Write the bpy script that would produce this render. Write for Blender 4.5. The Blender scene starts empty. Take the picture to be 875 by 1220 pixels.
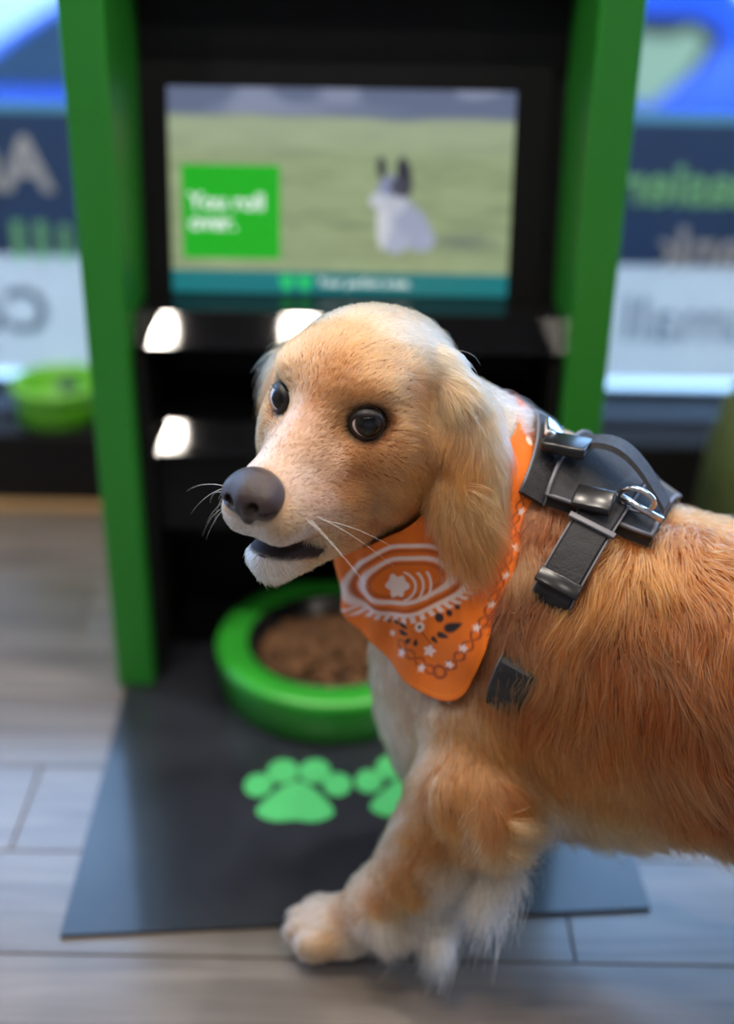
import bpy, bmesh, math, random
import numpy as np
from mathutils import Vector, Matrix, Quaternion
from mathutils.bvhtree import BVHTree
from mathutils.kdtree import KDTree

random.seed(7)
rng = np.random.default_rng(7)
sc = bpy.context.scene
col = sc.collection

# ------------------------------------------------------------------ camera
FPX, CX, CY = 1500.0, 437.5, 610.0          # focal length and centre in pixels of the 875x1220 frame
CAMH, PITCH, ROLL = 0.85, math.radians(27.0), math.radians(1.0)
FW = Vector((0, math.cos(PITCH), -math.sin(PITCH)))
_u0 = Vector((0, math.sin(PITCH), math.cos(PITCH)))
_r0 = Vector((1, 0, 0))
RT = _r0 * math.cos(ROLL) + _u0 * math.sin(ROLL)
UP = _u0 * math.cos(ROLL) - _r0 * math.sin(ROLL)
CAM = Vector((0, 0, CAMH))
cam_d = bpy.data.cameras.new('camera')
cam_d.sensor_fit = 'VERTICAL'
cam_d.sensor_height = 36.0
cam_d.lens = FPX / 1220.0 * 36.0
cam_d.clip_start = 0.02
cam_d.dof.use_dof = True
cam_d.dof.focus_distance = 0.895
cam_d.dof.aperture_fstop = 1.55
cam = bpy.data.objects.new('camera', cam_d)
M3 = Matrix((RT, UP, -FW)).transposed()
cam.matrix_world = Matrix.Translation(CAM) @ M3.to_4x4()
col.objects.link(cam)
sc.camera = cam

def ray(px, py):
    return FW + RT * ((px - CX) / FPX) + UP * ((CY - py) / FPX)
def at_y(px, py, Y):
    d = ray(px, py)
    return CAM + d * (Y / d.y)
def at_z(px, py, Z=0.0):
    d = ray(px, py)
    return CAM + d * ((Z - CAMH) / d.z)

# ------------------------------------------------------------------ daylight, exposure
world = bpy.data.worlds.new('world')
sc.world = world
world.use_nodes = True
_wn = world.node_tree.nodes
_bg = _wn['Background']
_bg.inputs['Color'].default_value = (0.35, 0.585, 1.0, 1)
_bg.inputs['Strength'].default_value = 8.5
sc.view_settings.view_transform = 'Standard'
sc.view_settings.look = 'None'
sc.view_settings.gamma = 1.0
sc.view_settings.use_curve_mapping = False
sc.view_settings.exposure = 0.08

# ------------------------------------------------------------------ helpers
MATS = {}
def mat(name, color=(0.5, 0.5, 0.5), rough=0.5, metal=0.0, spec=0.5, noise=None, bump=None, emit=None, coat=0.0, attr=None, sheen=0.0, trans=0.0):
    """procedural principled material; noise=(scale, amount) varies the colour, bump=(scale, strength)"""
    if name in MATS:
        return MATS[name]
    m = bpy.data.materials.new(name)
    m.use_nodes = True
    nt = m.node_tree
    b = nt.nodes['Principled BSDF']
    b.inputs['Base Color'].default_value = (*color, 1)
    b.inputs['Roughness'].default_value = rough
    b.inputs['Metallic'].default_value = metal
    b.inputs['Specular IOR Level'].default_value = spec
    b.inputs['Coat Weight'].default_value = coat
    b.inputs['Sheen Weight'].default_value = sheen
    b.inputs['Transmission Weight'].default_value = trans
    src = None
    if attr:
        a = nt.nodes.new('ShaderNodeAttribute'); a.attribute_name = attr
        src = a.outputs['Color']
        nt.links.new(src, b.inputs['Base Color'])
    if noise:
        tc = nt.nodes.new('ShaderNodeTexCoord')
        n = nt.nodes.new('ShaderNodeTexNoise'); n.inputs['Scale'].default_value = noise[0]; n.inputs['Detail'].default_value = 4
        nt.links.new(tc.outputs['Object'], n.inputs['Vector'])
        mr = nt.nodes.new('ShaderNodeMapRange')
        mr.inputs['From Min'].default_value = 0.3; mr.inputs['From Max'].default_value = 0.7
        mr.inputs['To Min'].default_value = 1 - noise[1]; mr.inputs['To Max'].default_value = 1 + noise[1]
        nt.links.new(n.outputs['Fac'], mr.inputs['Value'])
        mx = nt.nodes.new('ShaderNodeMix'); mx.data_type = 'RGBA'; mx.blend_type = 'MULTIPLY'
        mx.inputs['Factor'].default_value = 1.0
        if src: nt.links.new(src, mx.inputs['A'])
        else: mx.inputs['A'].default_value = (*color, 1)
        nt.links.new(mr.outputs['Result'], mx.inputs['B'])
        nt.links.new(mx.outputs['Result'], b.inputs['Base Color'])
    if bump:
        tc = nt.nodes.new('ShaderNodeTexCoord')
        n = nt.nodes.new('ShaderNodeTexNoise'); n.inputs['Scale'].default_value = bump[0]; n.inputs['Detail'].default_value = 5
        nt.links.new(tc.outputs['Object'], n.inputs['Vector'])
        bp = nt.nodes.new('ShaderNodeBump'); bp.inputs['Strength'].default_value = bump[1]; bp.inputs['Distance'].default_value = 0.002
        nt.links.new(n.outputs['Fac'], bp.inputs['Height'])
        nt.links.new(bp.outputs['Normal'], b.inputs['Normal'])
    if emit:
        b.inputs['Emission Strength'].default_value = emit[1]
        if attr: nt.links.new(src, b.inputs['Emission Color'])
        else: b.inputs['Emission Color'].default_value = (*emit[0], 1)
    MATS[name] = m
    return m

def props(o, label=None, cat=None, group=None, kind=None):
    if label: o['label'] = label
    if cat: o['category'] = cat
    if group: o['group'] = group
    if kind: o['kind'] = kind
    return o

def empty(name, loc=(0, 0, 0), **kw):
    o = bpy.data.objects.new(name, None)
    o.empty_display_size = 0.05
    o.location = loc
    col.objects.link(o)
    return props(o, **kw)

def parent_to(o, p):
    """parent, keeping the world placement of meshes authored in world coordinates"""
    o.parent = p
    if p is not None:
        inv = Matrix.Identity(4)
        q, chain = p, []
        while q is not None:
            chain.append(q); q = q.parent
        m = Matrix.Identity(4)
        for q in reversed(chain):
            m = m @ q.matrix_parent_inverse @ q.matrix_basis
        o.matrix_parent_inverse = m.inverted()

def obj(name, verts, faces, material, parent=None, smooth=False, **kw):
    me = bpy.data.meshes.new(name)
    me.from_pydata([tuple(v) for v in verts], [], [tuple(f) for f in faces])
    me.update()
    if smooth:
        me.polygons.foreach_set('use_smooth', [True] * len(me.polygons))
    if material is not None:
        me.materials.append(material)
    o = bpy.data.objects.new(name, me)
    col.objects.link(o)
    if parent is not None:
        parent_to(o, parent)
    return props(o, **kw)

def obj_np(name, V, F, material, parent=None, smooth=True, **kw):
    """numpy verts (n,3), faces (m,k)"""
    me = bpy.data.meshes.new(name)
    n, (m, k) = len(V), F.shape
    me.vertices.add(n); me.vertices.foreach_set('co', np.asarray(V, np.float32).ravel())
    me.loops.add(m * k); me.loops.foreach_set('vertex_index', np.asarray(F, np.int32).ravel())
    me.polygons.add(m)
    me.polygons.foreach_set('loop_start', np.arange(0, m * k, k, dtype=np.int32))
    me.polygons.foreach_set('use_smooth', np.full(m, smooth))
    me.update(calc_edges=True)
    me.validate()
    if material is not None:
        me.materials.append(material)
    o = bpy.data.objects.new(name, me)
    col.objects.link(o)
    if parent is not None:
        parent_to(o, parent)
    return props(o, **kw)

def set_color(o, C, name='col'):
    a = o.data.color_attributes.new(name, 'FLOAT_COLOR', 'POINT')
    C = np.asarray(C, np.float32)
    if C.shape[1] == 3:
        C = np.hstack([C, np.ones((len(C), 1), np.float32)])
    a.data.foreach_set('color', C.ravel())

def bm_obj(name, bm, material, parent=None, smooth=False, **kw):
    me = bpy.data.meshes.new(name)
    bmesh.ops.recalc_face_normals(bm, faces=bm.faces[:])
    bm.to_mesh(me); bm.free()
    if smooth:
        me.polygons.foreach_set('use_smooth', [True] * len(me.polygons))
    if material is not None:
        me.materials.append(material)
    o = bpy.data.objects.new(name, me)
    col.objects.link(o)
    if parent is not None:
        parent_to(o, parent)
    return props(o, **kw)

def box_bm(x0, x1, y0, y1, z0, z1, bev=0.0, seg=2):
    bm = bmesh.new()
    bmesh.ops.create_cube(bm, size=1.0)
    for v in bm.verts:
        v.co = Vector((x0 + (v.co.x + 0.5) * (x1 - x0), y0 + (v.co.y + 0.5) * (y1 - y0), z0 + (v.co.z + 0.5) * (z1 - z0)))
    if bev:
        bmesh.ops.bevel(bm, geom=bm.edges[:], offset=bev, segments=seg, profile=0.5, affect='EDGES')
    return bm
def box(name, x0, x1, y0, y1, z0, z1, material, parent=None, bev=0.0, seg=2, **kw):
    return bm_obj(name, box_bm(x0, x1, y0, y1, z0, z1, bev, seg), material, parent, **kw)

def prism_x(name, prof, x0, x1, material, parent=None, bev=0.0, **kw):
    """profile of (y, z) points extruded along x"""
    bm = bmesh.new()
    a = [bm.verts.new((x0, y, z)) for y, z in prof]
    b = [bm.verts.new((x1, y, z)) for y, z in prof]
    n = len(prof)
    bm.faces.new(a); bm.faces.new(b[::-1])
    for i in range(n):
        bm.faces.new((a[i], b[i], b[(i + 1) % n], a[(i + 1) % n]))
    if bev:
        bmesh.ops.bevel(bm, geom=bm.edges[:], offset=bev, segments=2, profile=0.5, affect='EDGES')
    return bm_obj(name, bm, material, parent, **kw)

def lathe(name, prof, c, material, parent=None, n=64, smooth=True, **kw):
    """profile of (r, z) turned about a vertical axis through c"""
    V, F = [], []
    for r, z in prof:
        for i in range(n):
            a = 2 * math.pi * i / n
            V.append((c[0] + r * math.cos(a), c[1] + r * math.sin(a), c[2] + z))
    for j in range(len(prof) - 1):
        for i in range(n):
            F.append((j * n + i, j * n + (i + 1) % n, (j + 1) * n + (i + 1) % n, (j + 1) * n + i))
    return obj(name, V, F, material, parent, smooth, **kw)

def tube(name, pts, radius, material, parent=None, n=10, closed=False, **kw):
    """swept tube through pts; radius a number or one per point"""
    pts = [Vector(p) for p in pts]
    m = len(pts)
    rs = [radius] * m if isinstance(radius, (int, float)) else list(radius)
    V, F = [], []
    prev = None
    for i, p in enumerate(pts):
        a = pts[(i - 1) % m] if (closed or i > 0) else p
        b = pts[(i + 1) % m] if (closed or i < m - 1) else p
        t = (b - a).normalized()
        if prev is None:
            prev = t.orthogonal().normalized()
        u = (prev - t * prev.dot(t)).normalized(); prev = u
        w = t.cross(u)
        for k in range(n):
            q = 2 * math.pi * k / n
            V.append(p + (u * math.cos(q) + w * math.sin(q)) * rs[i])
    for i in range(m if closed else m - 1):
        j = (i + 1) % m
        for k in range(n):
            F.append((i * n + k, i * n + (k + 1) % n, j * n + (k + 1) % n, j * n + k))
    if not closed:
        F.append(tuple(range(n))[::-1]); F.append(tuple((m - 1) * n + k for k in range(n)))
    return obj(name, V, F, material, parent, True, **kw)

def text_mesh(name, body, size, material, matrix, parent=None, depth=0.0006, weight=0.0, **kw):
    cu = bpy.data.curves.new(name, 'FONT')
    cu.body = body; cu.size = size; cu.extrude = depth; cu.offset = weight
    cu.align_x = 'LEFT'; cu.resolution_u = 4
    to = bpy.data.objects.new(name + '_tmp', cu)
    col.objects.link(to)
    dg = bpy.context.evaluated_depsgraph_get()
    me = bpy.data.meshes.new_from_object(to.evaluated_get(dg))
    bpy.data.objects.remove(to); bpy.data.curves.remove(cu)
    me.transform(matrix)
    me.materials.clear(); me.materials.append(material)
    o = bpy.data.objects.new(name, me); me.name = name
    col.objects.link(o)
    if parent is not None: parent_to(o, parent)
    return props(o, **kw)

# ================================================================== THE SETTING
WIN_Y = 1.80            # window glass
SILL_Y = 1.665          # front of the black window sill, where the floor ends
RX0, RX1, RY0, CEIL = -2.6, 3.0, -2.4, 2.70

def wood_mat():
    m = bpy.data.materials.new('grey_wood_plank'); m.use_nodes = True
    nt = m.node_tree; b = nt.nodes['Principled BSDF']
    tc = nt.nodes.new('ShaderNodeTexCoord'); mp = nt.nodes.new('ShaderNodeMapping')
    oi = nt.nodes.new('ShaderNodeObjectInfo')
    add = nt.nodes.new('ShaderNodeVectorMath'); add.operation = 'ADD'
    sc_ = nt.nodes.new('ShaderNodeVectorMath'); sc_.operation = 'SCALE'; sc_.inputs['Scale'].default_value = 37.0
    cmb = nt.nodes.new('ShaderNodeCombineXYZ')
    for k in 'XYZ': nt.links.new(oi.outputs['Random'], cmb.inputs[k])
    nt.links.new(cmb.outputs[0], sc_.inputs[0])
    nt.links.new(tc.outputs['Object'], add.inputs[0]); nt.links.new(sc_.outputs[0], add.inputs[1])
    mp.inputs['Scale'].default_value = (2.2, 22, 22)
    nt.links.new(add.outputs[0], mp.inputs['Vector'])
    n = nt.nodes.new('ShaderNodeTexNoise'); n.inputs['Scale'].default_value = 1.6; n.inputs['Detail'].default_value = 6; n.inputs['Distortion'].default_value = 0.6
    nt.links.new(mp.outputs[0], n.inputs['Vector'])
    cr = nt.nodes.new('ShaderNodeValToRGB')
    cr.color_ramp.elements[0].position = 0.3; cr.color_ramp.elements[0].color = (0.094, 0.077, 0.063, 1)
    cr.color_ramp.elements[1].position = 0.75; cr.color_ramp.elements[1].color = (0.200, 0.172, 0.147, 1)
    nt.links.new(n.outputs['Fac'], cr.inputs['Fac'])
    mr = nt.nodes.new('ShaderNodeMapRange'); mr.inputs['To Min'].default_value = 0.86; mr.inputs['To Max'].default_value = 1.12
    nt.links.new(oi.outputs['Random'], mr.inputs['Value'])
    mx = nt.nodes.new('ShaderNodeMix'); mx.data_type = 'RGBA'; mx.blend_type = 'MULTIPLY'; mx.inputs['Factor'].default_value = 1
    nt.links.new(cr.outputs['Color'], mx.inputs['A']); nt.links.new(mr.outputs['Result'], mx.inputs['B'])
    nt.links.new(mx.outputs['Result'], b.inputs['Base Color'])
    b.inputs['Roughness'].default_value = 0.38
    b.inputs['Coat Weight'].default_value = 0.8; b.inputs['Coat Roughness'].default_value = 0.16
    bp = nt.nodes.new('ShaderNodeBump'); bp.inputs['Strength'].default_value = 0.12; bp.inputs['Distance'].default_value = 0.001
    nt.links.new(n.outputs['Fac'], bp.inputs['Height']); nt.links.new(bp.outputs['Normal'], b.inputs['Normal'])
    return m
WOOD = wood_mat()
m_black = mat('black_gloss_panel', (0.006, 0.006, 0.007), 0.035, spec=0.3)
m_blackm = mat('black_matt_panel', (0.005, 0.005, 0.006), 0.55, spec=0.25)
m_green = mat('green_paint', (0.019, 0.235, 0.021), 0.42, noise=(3, 0.06))
m_wall = mat('warm_white_paint', (0.30, 0.28, 0.26), 0.8, noise=(2, 0.03))
m_ceil = mat('dark_ceiling', (0.10, 0.10, 0.10), 0.9)
m_gap = mat('dark_floor_gap', (0.07, 0.06, 0.055), 0.8)
m_alu = mat('grey_metal', (0.35, 0.37, 0.40), 0.35, metal=0.9)

floor = box('floor', RX0, RX1, RY0, SILL_Y, -0.05, -0.0025, m_gap, kind='structure')
PW, PL = 0.129, 0.92
def plank_mesh():
    bm = box_bm(-PL / 2 + .0008, PL / 2 - .0008, -PW / 2 + .0007, PW / 2 - .0007, -0.012, 0.0, 0.0008, 1)
    me = bpy.data.meshes.new('plank'); bm.to_mesh(me); bm.free(); me.materials.append(WOOD); return me
pm = plank_mesh()
joint0 = {0: 0.19, 1: -0.34}          # x of one joint in the two rows where the photograph shows it
row = -25
while True:
    y0 = 0.805 + row * PW
    if y0 >= SILL_Y - 0.01: break
    if y0 + PW > RY0:
        j = joint0.get(row, (row * 0.37) % PL)
        x = j - PL * math.ceil((j - RX0) / PL) + PL / 2
        while x - PL / 2 < RX1:
            xa, xb = max(x - PL / 2, RX0), min(x + PL / 2, RX1)
            ya, yb = max(y0, RY0), min(y0 + PW, SILL_Y)
            if xb - xa > 0.02 and yb - ya > 0.01:
                p = bpy.data.objects.new('plank', pm)
                col.objects.link(p); p.parent = floor
                p.location = ((xa + xb) / 2, (ya + yb) / 2, 0.0)
                p.scale = ((xb - xa) / PL, (yb - ya) / PW, 1)
            x += PL
    row += 1

box('ceiling', RX0, RX1, RY0, WIN_Y + .05, CEIL, CEIL + .1, m_ceil, kind='structure')
box('wall_left', RX0 - .1, RX0, RY0, WIN_Y + .05, -0.05, CEIL, m_wall, kind='structure')
box('wall_right', RX1, RX1 + .1, RY0, WIN_Y + .05, -0.05, CEIL, m_wall, kind='structure')
box('wall_rear', RX0 - .1, RX1 + .1, RY0 - .1, RY0, -0.05, CEIL, m_wall, kind='structure')
# low black plinth that carries the shop window, with a thin tan strip painting in the light on the floor edge
SILL_Z = 0.117
box('trim_1', RX0, RX1, SILL_Y, WIN_Y + .05, -0.05, SILL_Z, m_blackm, kind='structure', bev=.003)
box('lit_edge_strip', RX0, RX1, SILL_Y - .022, SILL_Y, 0.0, 0.012, mat('lit_floor_edge_tan', (0.30, 0.19, 0.09), .5), kind='structure', bev=.002)
box('trim_3', RX0, RX1, WIN_Y - .03, WIN_Y + .05, 2.5, CEIL, m_blackm, kind='structure')

# shop window: two panes either side of a mullion that stands behind the kiosk
def glass_mat():
    m = bpy.data.materials.new('window_glass'); m.use_nodes = True
    nt = m.node_tree; nt.nodes.remove(nt.nodes['Principled BSDF'])
    out = nt.nodes['Material Output']
    t = nt.nodes.new('ShaderNodeBsdfTransparent'); t.inputs['Color'].default_value = (0.93, 0.97, 0.98, 1)
    g = nt.nodes.new('ShaderNodeBsdfGlossy'); g.inputs['Roughness'].default_value = 0.02
    fr = nt.nodes.new('ShaderNodeFresnel'); fr.inputs['IOR'].default_value = 1.35
    mx = nt.nodes.new('ShaderNodeMixShader')
    nt.links.new(fr.outputs[0], mx.inputs[0]); nt.links.new(t.outputs[0], mx.inputs[1]); nt.links.new(g.outputs[0], mx.inputs[2])
    nt.links.new(mx.outputs[0], out.inputs['Surface'])
    return m
GLASS = glass_mat()
def film_mat(name, c, transp):
    """window film: part see-through, part diffusing the daylight behind it"""
    m = bpy.data.materials.new(name); m.use_nodes = True
    nt = m.node_tree; nt.nodes.remove(nt.nodes['Principled BSDF'])
    out = nt.nodes['Material Output']
    a = nt.nodes.new('ShaderNodeBsdfTranslucent'); a.inputs['Color'].default_value = (*c, 1)
    d = nt.nodes.new('ShaderNodeBsdfDiffuse'); d.inputs['Color'].default_value = (*c, 1)
    t = nt.nodes.new('ShaderNodeBsdfTransparent'); t.inputs['Color'].default_value = (*c, 1)
    m1 = nt.nodes.new('ShaderNodeMixShader'); m1.inputs[0].default_value = 0.3
    m2 = nt.nodes.new('ShaderNodeMixShader'); m2.inputs[0].default_value = transp
    nt.links.new(a.outputs[0], m1.inputs[1]); nt.links.new(d.outputs[0], m1.inputs[2])
    nt.links.new(m1.outputs[0], m2.inputs[1]); nt.links.new(t.outputs[0], m2.inputs[2])
    nt.links.new(m2.outputs[0], out.inputs['Surface'])
    return m
F_DARK = film_mat('slate_blue_film', (0.125, 0.175, 0.235), 0.22)
F_PALE = film_mat('pale_film', (0.78, 0.74, 0.68), 0.12)
F_EDGE = film_mat('aqua_film_edge', (0.28, 0.47, 0.50), 0.2)
L_WHITE = film_mat('white_letter_vinyl', (0.85, 0.88, 0.90), 0.0)
L_GREEN = film_mat('green_letter_vinyl', (0.50, 0.95, 0.62), 0.0)
L_GREY = film_mat('grey_blue_letter_vinyl', (0.30, 0.38, 0.46), 0.0)
m_rail = mat('blue_grey_rail', (0.06, 0.10, 0.17), 0.45)
# levels on the glass, read off the photograph
FZ0, FZM, FZ1 = 0.168, 0.345, 0.545
def window(idx, xa, xb):
    w = empty('window_%d' % idx, ((xa + xb) / 2, WIN_Y, SILL_Z), kind='structure')
    box('pane', xa, xb, WIN_Y, WIN_Y + .008, SILL_Z, 2.5, GLASS, w)
    for x0 in (xa, xb - .03): box('frame_post', x0, x0 + .03, WIN_Y - .02, WIN_Y + .03, SILL_Z, 2.5, m_alu, w, .002)
    box('frame_rail', xa + .03, xb - .03, WIN_Y - .02, WIN_Y + .03, 2.46, 2.5, m_alu, w, .002)
    box('frame_rail', xa + .03, xb - .03, WIN_Y - .012, WIN_Y - .001, FZ0 - .042, FZ0 - .012, m_rail, w, .002)
    x0, x1 = xa + .03, xb - .03
    y0, y1 = WIN_Y - .0028, WIN_Y - .0012
    box('window_film', x0, x1, y0, y1, FZ0, FZM, F_PALE, w, label='pale frosted lower film')
    box('window_film', x0, x1, y0, y1, FZM, FZ1, F_DARK, w, label='slate blue upper film')
    box('film_edge', x0, x1, y0, y1, FZ1, FZ1 + .014, F_EDGE, w)
    return w
w1 = window(1, -1.30, -0.02)
w2 = window(2, -0.02, 1.55)
def letters(body, x_right, z, size, m, w, weight=0.0):
    """lettering put on the glass for the street to read: seen from inside it is mirrored"""
    M = Matrix.Translation((x_right, WIN_Y - .0036, z)) @ Matrix(((-1, 0, 0, 0), (0, 0, 1, 0), (0, 1, 0, 0), (0, 0, 0, 1)))
    return text_mesh('letters', body, size, m, M, w, 0.0004, weight)
def glass_pt(px, py):
    return at_y(px, py, WIN_Y)
for body, px, py, hpx, m_, w, wt in (
        ('An', 63, 226, 62, L_WHITE, w1, .003), ('i l l', 86, 306, 38, L_GREEN, w1, .005), ('Co', 62, 394, 50, L_GREY, w1, .002),
        ('easier', 0, 241, 34, L_GREEN, w2, .0025), ('bank', 0, 318, 34, L_WHITE, w2, .002), ('small', 0, 404, 38, L_GREY, w2, 0.0)):
    if w is w1:
        p = glass_pt(px, py); q = glass_pt(px, py - hpx)
        size = (q.z - p.z) / 0.69
        letters(body, p.x, p.z, size, m_, w, wt)
    else:                                      # known by where the word ends, beside the kiosk
        xl = {'easier': 738, 'bank': 778, 'small': 742}[body]
        p = glass_pt(xl, py); q = glass_pt(xl, py - hpx)
        size = (q.z - p.z) / 0.50
        o = letters(body, p.x, p.z, size, m_, w, wt)
        xs = [v.co.x for v in o.data.vertices]
        dx = p.x - min(xs)
        for v in o.data.vertices: v.co.x += dx

# outside: pavement, lower street, pale building and a blue parked car
box('pavement', -8, 8, WIN_Y + .05, 3.3, -0.3, -0.12, mat('pale_concrete', (0.55, 0.53, 0.46), .9, noise=(3, .12)), kind='structure')
box('street', -14, 14, 3.3, 14, -0.85, -0.75, mat('asphalt', (0.22, 0.23, 0.25), .9, noise=(6, .2)), kind='structure')
fac = empty('building', (0, 13, -0.75), label='pale building across the street beyond the parked car', cat='building')
box('facade', -14, 14, 13, 13.6, -0.75, 2.6, mat('pale_render', (0.72, 0.72, 0.70), .9), fac)
box('plinth', -14, 14, 12.94, 13, -0.75, -0.2, mat('grey_plinth', (0.4, 0.4, 0.4), .9), fac)
for i in range(9):
    x = -9.2 + i * 2.3
    wq = box('window', x, x + 1.2, 12.97, 13.0, 0.9, 2.1, mat('dark_pane', (0.08, 0.11, 0.15), .1), fac)

m_car = mat('blue_car_paint', (0.008, 0.055, 0.33), 0.22, coat=0.6)
m_cglass = mat('dark_car_glass', (0.012, 0.028, 0.045), 0.5, spec=.2)
m_tyre = mat('tyre_rubber', (0.02, 0.02, 0.02), .8)
CY0, SZ = 4.6, -0.75
car = empty('parked_car', (-0.2, CY0 + .85, SZ), label='blue car parked in the street outside the shop window', cat='car')
def car_section(name, prof, y0, y1, m, inset=0.0, bev=.03):
    bm = bmesh.new()
    a = [bm.verts.new((x, y0, z)) for x, z in prof]
    b = [bm.verts.new((x, y1, z)) for x, z in prof]
    n = len(prof); bm.faces.new(a); bm.faces.new(b[::-1])
    for i in range(n): bm.faces.new((a[i], b[i], b[(i + 1) % n], a[(i + 1) % n]))
    if bev: bmesh.ops.bevel(bm, geom=bm.edges[:], offset=bev, segments=2, profile=.5, affect='EDGES')
    return bm_obj(name, bm, m, car)
car_section('body', [(-2.35, -.50), (2.0, -.50), (2.08, -.15), (2.0, .09), (-1.4, .13), (-2.25, .02), (-2.42, -.2)], CY0, CY0 + 1.7, m_car)
car_section('cabin', [(-1.75, .08), (1.75, .06), (1.15, .60), (.3, .68), (-.75, .64)], CY0 + .07, CY0 + 1.63, m_car)
def car_window(prof, m, d=.0):
    bm = bmesh.new()
    a = [bm.verts.new((x, CY0 + .06 - d, z)) for x, z in prof]; b = [bm.verts.new((x, CY0 + .09, z)) for x, z in prof]
    n = len(prof); bm.faces.new(a); bm.faces.new(b[::-1])
    for i in range(n): bm.faces.new((a[i], b[i], b[(i + 1) % n], a[(i + 1) % n]))
    return bm_obj('side_window', bm, m, car)
car_window([(-1.50, .15), (-1.07, .15), (-1.05, .38), (-1.10, .40)], m_cglass)
car_window([(-.95, .15), (-.15, .15), (-.15, .56), (-.60, .54)], m_cglass)
car_window([(-.05, .15), (.75, .15), (.70, .56), (-.05, .57)], m_cglass)
car_window([(.92, .15), (1.0, .13), (1.16, .26), (1.22, .36), (1.12, .42), (.9, .42)], m_blackm)
car_window([(.90, .14), (.99, .12), (1.12, .25), (1.16, .34), (1.10, .38), (1.02, .35), (.9, .36)], mat('pale_car_pane', (.20, .21, .10), .3), .004)
box('tail_light', 0.98, 1.08, CY0 - .03, CY0 + .02, .0, .05, mat('magenta_lamp', (.55, .12, .42), .3), car, .008)
for x in (-1.6, 1.45):
    for y in (CY0 + .05, CY0 + 1.55):
        wv = tube('wheel', [(x, y - .08, SZ + .31), (x, y + .1, SZ + .31)], .31, m_tyre, car, 28)
        tube('hub_cap', [(x, y - .09, SZ + .31), (x, y - .07, SZ + .31)], .2, m_alu, wv, 20)

# ================================================================== CEILING DOWNLIGHTS
m_house = mat('white_lamp_housing', (.8, .8, .8), .5)
def downlight(x, y, power, where, size=.07):
    e = empty('downlight', (x, y, CEIL), label='square recessed ceiling downlight ' + where, cat='light', group='ceiling downlights')
    h = size / 2
    for dx0, dx1, dy0, dy1 in ((-h - .025, -h, -h - .025, h + .025), (h, h + .025, -h - .025, h + .025), (-h, h, -h - .025, -h), (-h, h, h, h + .025)):
        box('trim_ring', x + dx0, x + dx1, y + dy0, y + dy1, CEIL - .02, CEIL, m_house, e)
    ld = bpy.data.lights.new('lamp', 'AREA'); ld.shape = 'SQUARE'; ld.size = size
    ld.energy = power; ld.color = (1.0, 0.89, 0.78)
    lo = bpy.data.objects.new('lamp', ld); col.objects.link(lo); lo.parent = e
    lo.location = (0, 0, -.022)
for x, y, wh in ((-.62, .50, 'left of and in front of the kiosk'), (-.20, .50, 'straight in front of the kiosk'), (.9, .55, 'right of the kiosk'),
                 (-1.7, .5, 'by the left wall near the window'), (2.1, .5, 'by the right wall near the window'),
                 (-1.2, -.8, 'left of the middle of the room'), (0.0, -.8, 'in the middle of the room'), (1.2, -.8, 'right of the middle of the room'),
                 (-.75, 1.35, 'added for rim light, above the left side of the kiosk'), (.75, 1.35, 'added for rim light, above the right side of the kiosk'), (.10, 1.05, 'added for a crown highlight, just in front of the top of the kiosk')):  # these three lamps are added to rim-light the dog and brighten its crown
    downlight(x, y, {-.8: 7.0, 1.35: 20.0, 1.05: 14.0}.get(y, 12.0), wh)

# ================================================================== KIOSK
KX0, KX1 = -0.286, 0.242           # outer sides
PT = 0.042                         # thickness of a side panel
KF, KB, KTOP = 1.205, 1.46, 1.02   # front, back, top
kiosk = empty('dog_kiosk', ((KX0 + KX1) / 2, (KF + KB) / 2, 0), label='tall black kiosk with green side panels, a screen and a bowl niche', cat='kiosk')
for x0 in (KX0, KX1 - PT):
    box('side_panel', x0, x0 + PT, KF, KB, 0.004, KTOP, m_green, kiosk, .004)
IX0, IX1 = KX0 + PT, KX1 - PT
box('back_panel', IX0, IX1, KB - .03, KB, 0.004, KTOP, m_blackm, kiosk)
box('top_panel', IX0, IX1, KF + .03, KB - .03, KTOP - .03, KTOP, m_blackm, kiosk)
prism_x('header_panel', [(1.27, KTOP - .03), (1.33, .745), (1.40, .745), (1.40, KTOP - .03)], IX0, IX1, m_blackm, kiosk, label='black header panel leaning over the screen')
for x0, x1 in ((IX0, IX0 + .012), (IX1 - .012, IX1)):
    box('liner_panel', x0, x1, 1.226, KB - .03, 0.004, .40, m_blackm, kiosk)
# sloped glossy fascias with the dispenser slot between them
prism_x('fascia', [(1.23, .4075), (1.2615, .4387), (1.33, .4387), (1.33, .4075)], IX0, IX1, m_black, kiosk, .0015)
prism_x('fascia', [(1.23, .288), (1.270, .324), (1.40, .324), (1.40, .288)], IX0 + .012, IX1 - .012, m_black, kiosk, .0015)
box('slot_back', IX0 + .012, IX1 - .012, 1.39, 1.40, .324, .4075, m_blackm, kiosk)
box('lower_panel', IX0 + .012, IX1 - .012, 1.245, 1.26, .19, .288, m_blackm, kiosk, .002)
box('niche_ceiling', IX0 + .012, IX1 - .012, 1.26, KB - .03, .19, .20, m_blackm, kiosk)
box('niche_back', IX0 + .012, IX1 - .012, 1.415, 1.43, 0.004, .19, m_blackm, kiosk)

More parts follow.
